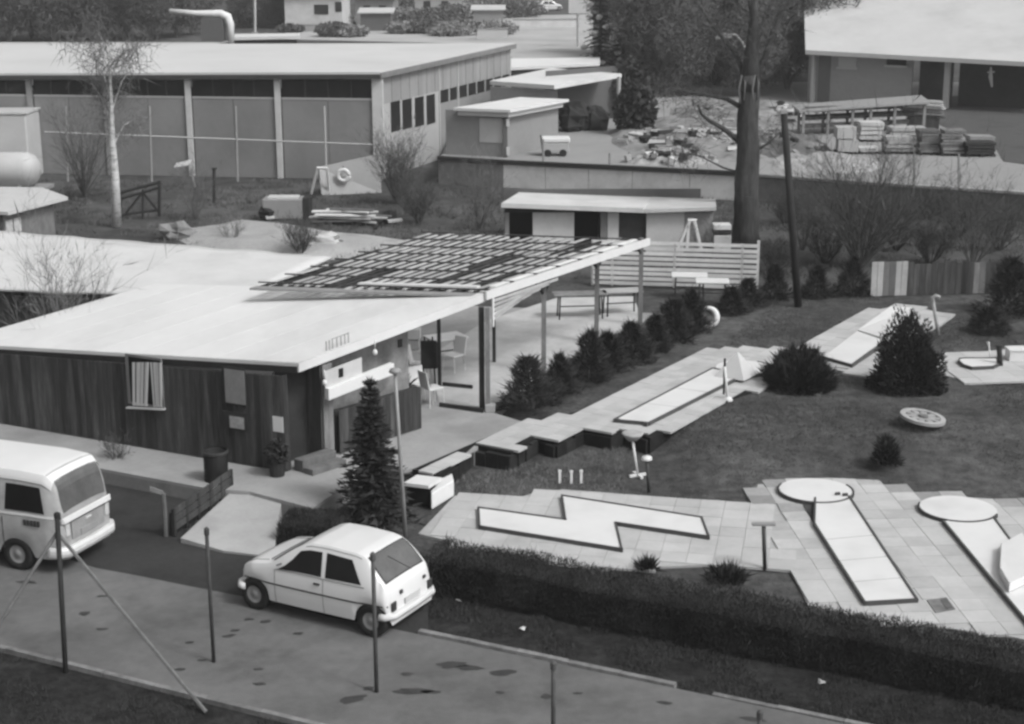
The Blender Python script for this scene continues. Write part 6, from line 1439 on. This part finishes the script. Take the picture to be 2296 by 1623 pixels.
ft = [(20, 95, 9), (70, 88, 8), (120, 92, 10), (175, 84, 9), (230, 90, 8), (285, 82, 10), (340, 90, 8.5), (395, 84, 9), (430, 78, 8), (-30, 90, 9), (560, 62, 6), (625, 58, 6), (50, 60, 11), (150, 58, 12), (260, 56, 12), (360, 52, 12), (450, 45, 10), (590, 40, 8)]
fr_ = [(1490, 200, 8), (1540, 185, 9), (1600, 190, 10), (1650, 178, 10), (1720, 190, 10), (1765, 200, 10), (1510, 140, 10), (1570, 130, 11), (1640, 130, 12), (1700, 135, 12), (1760, 140, 12), (1790, 170, 10), (1460, 130, 8), (1540, 215, 6), (1420, 120, 9), (1480, 160, 10), (1680, 215, 6)]
words = ['leftmost', 'second', 'third', 'fourth', 'fifth', 'sixth', 'seventh', 'eighth', 'ninth']
for i, (px, py, h) in enumerate(ft):
    dup(protos[i % 3], gp(px, py, ZY if py < 120 else ZY) , rr.uniform(0, 6), (h / 10 * rr.uniform(.9, 1.2), h / 10 * rr.uniform(.9, 1.2), h / 10), 'grey leafless tree in the far wood above the hall roof', 'trees of the far left wood')
for i, (px, py, h) in enumerate(fr_):
    dup(protos[i % 3], gp(px, py, ZY), rr.uniform(0, 6), (h / 10 * rr.uniform(.9, 1.25), h / 10 * rr.uniform(.9, 1.25), h / 10), 'dark leafless tree in the wood between the yard and the barn', 'trees of the wood beside the barn')
for q in protos:
    for ch in list(q.children): bpy.data.objects.remove(ch)
    bpy.data.objects.remove(q)
def bush(label, px, py, w_, h, seed, m=wood_far, z=ZY):
    c = gp(px, py, z); t = thing('far_bush', label, 'bush', c, group='far bushes'); leafball(Vector((0, 0, h * .45)), (w_ / 2, w_ / 2, h * .55), 900, .22, seed).build('foliage', m, t, local=True, recalc=False); MB().tube([(0, 0, 0), (0, 0, h * .5)], .08, 5).build('stem', bark, t, local=True); return t
pale_b = mat('pale_bush', .22, .95, .5, .8, 0)
for i, (px, py, w_, h, m) in enumerate(((560, 55, 7, 2.2, wood_far), (610, 50, 7, 2.2, wood_far), (650, 52, 6, 2.5, wood_far), (915, 55, 5, 2, pale_b), (960, 58, 6, 2, wood_far), (1005, 52, 6, 2.2, wood_far), (1050, 48, 6, 2.4, pale_b), (1085, 55, 5, 1.8, pale_b), (1125, 40, 7, 2.5, wood_far), (1170, 38, 6, 2, wood_far), (1150, 30, 7, 3, pale_b), (905, 75, 4, 1.3, pale_b), (1010, 80, 5, 1.3, pale_b), (1110, 78, 5, 1.5, pale_b), (880, 30, 6, 2.4, wood_far), (1060, 24, 8, 3, pale_b))):
    bush('rounded %s bush in the hazy distance beyond the hall' % ('pale' if m is pale_b else 'grey'), px, py, w_, h, 300 + i, m)
rz2 = random.Random(5)
for i in range(14):
    px, py = rz2.uniform(650, 1130), rz2.uniform(48, 84)
    bush('low %s scrub clump on the pale ground beyond the hall' % ('pale' if i % 3 else 'grey'), px, py, rz2.uniform(2, 5), rz2.uniform(.6, 1.5), 360 + i, pale_b if i % 3 else wood_far)
for i, (p0, p1, h, m, lab) in enumerate((((660, 72), (790, 70), .7, plaster, 'low grey wall before the pale house'), ((905, 62), (1060, 64), .6, offwhite, 'low pale wall between the far bushes'), ((1070, 88), (1138, 86), .9, plaster_l, 'pale garden wall just behind the hall roof corner'), ((1150, 62), (1300, 60), .8, offwhite, 'long pale wall across the gravel lot'))):
    a, b = gp(*p0, ZY), gp(*p1, ZY); t = thing('boundary_wall', lab, 'wall', a); MB().obox(a, b - a, (0, .4, 0), up(h)).build('wall_block', m, t); MB().obox(a + Vector((-.05, -.06, h)), (b - a) + Vector((.1, 0, 0)), (0, .52, 0), up(.1)).build('coping', plaster, t)
for i, (px, py, lab) in enumerate(((845, 68, 'small dark shed beyond the hall left of the low pale wall'), (1095, 60, 'small grey shed beyond the hall roof corner'))):
    c = gp(px, py, ZY); t = thing('garden_shed', lab, 'shed', c); MB().box(c + up(.9), (3.2, 2.4, 1.8)).build('wall', plaster if i else plaster_d, t); MB().slab([c + Vector((-1.9, -1.5, 1.95)), c + Vector((1.9, -1.5, 1.95)), c + Vector((1.9, 1.5, 2.3)), c + Vector((-1.9, 1.5, 2.3))], .12).build('roof', roofg, t)
bush('dark bush beside the post of the open yard shed', 1425, 300, 2.2, 2.6, 330, needle); bush('second dark bush behind the open shed post', 1405, 262, 2.6, 3.4, 331, needle)
for i, (px, py, h, r, lab) in enumerate(((1345, 152, 9.5, 1.7, 'tall dark fir with pale patches left of the pair'), (1398, 150, 10.5, 1.9, 'tall dark fir with pale patches right of the pair'))):
    c = gp(px, py, ZY); t = conifer(lab, c, h, r, 400 + i, 'pair of firs behind the yard', 'fir_tree', whorls=26, per=9, tw=14, droop=.4, fat=1.3)
    mb = MB(); q = random.Random(i + 9)
    for k in range(12):
        z = q.uniform(.05, .55) * h; a = q.uniform(PI, 2 * PI); rad = r * (1 - z / h) * .95; mb.blob((rad * math.cos(a), rad * math.sin(a), z), (.28, .22, .18), k, .6, 7, 5)
    o = mb.build('snow_clumps', snow_m, t, local=True); o['kind'] = 'stuff'
ORD = 'first second third fourth fifth sixth seventh eighth ninth tenth eleventh twelfth thirteenth fourteenth fifteenth sixteenth seventeenth eighteenth'.split()
for stem in {o['label'] for o in bpy.data.objects if o.parent is None and o.get('group') in ('trees of the far left wood', 'trees of the wood beside the barn', 'far bushes')}:
    same = [o for o in bpy.data.objects if o.parent is None and o.get('label') == stem]
    if len(same) > 1:
        for k, o in enumerate(sorted(same, key=lambda o: o.location.x / o.location.y)): o['label'] = stem + ', ' + ORD[k] + ' from left'
for o in bpy.data.objects:
    if o.type == 'MESH' and o.parent is not None and o.name.split('.')[0] in ('foliage', 'twigs', 'crown', 'stems', 'branches', 'leaves'): o['kind'] = 'stuff'
# ================================================================ THE AIR
hm = bpy.data.materials.new('haze'); hm.use_nodes = True; hn_ = hm.node_tree; hn_.nodes.clear()
ho = hn_.nodes.new('ShaderNodeOutputMaterial'); hv = hn_.nodes.new('ShaderNodeVolumePrincipled')
hv.inputs['Color'].default_value = (.9, .9, .9, 1); hv.inputs['Density'].default_value = .0007; hv.inputs['Anisotropy'].default_value = .2
hn_.links.new(hv.outputs[0], ho.inputs['Volume'])
hz_ = MB().obox((-1600, -320, -1.5), (3200, 0, 0), (0, 2600, 0), (0, 0, 22)).build('haze', hm); hz_['kind'] = 'stuff'; hz_['label'] = 'thin grey haze of the dull day'
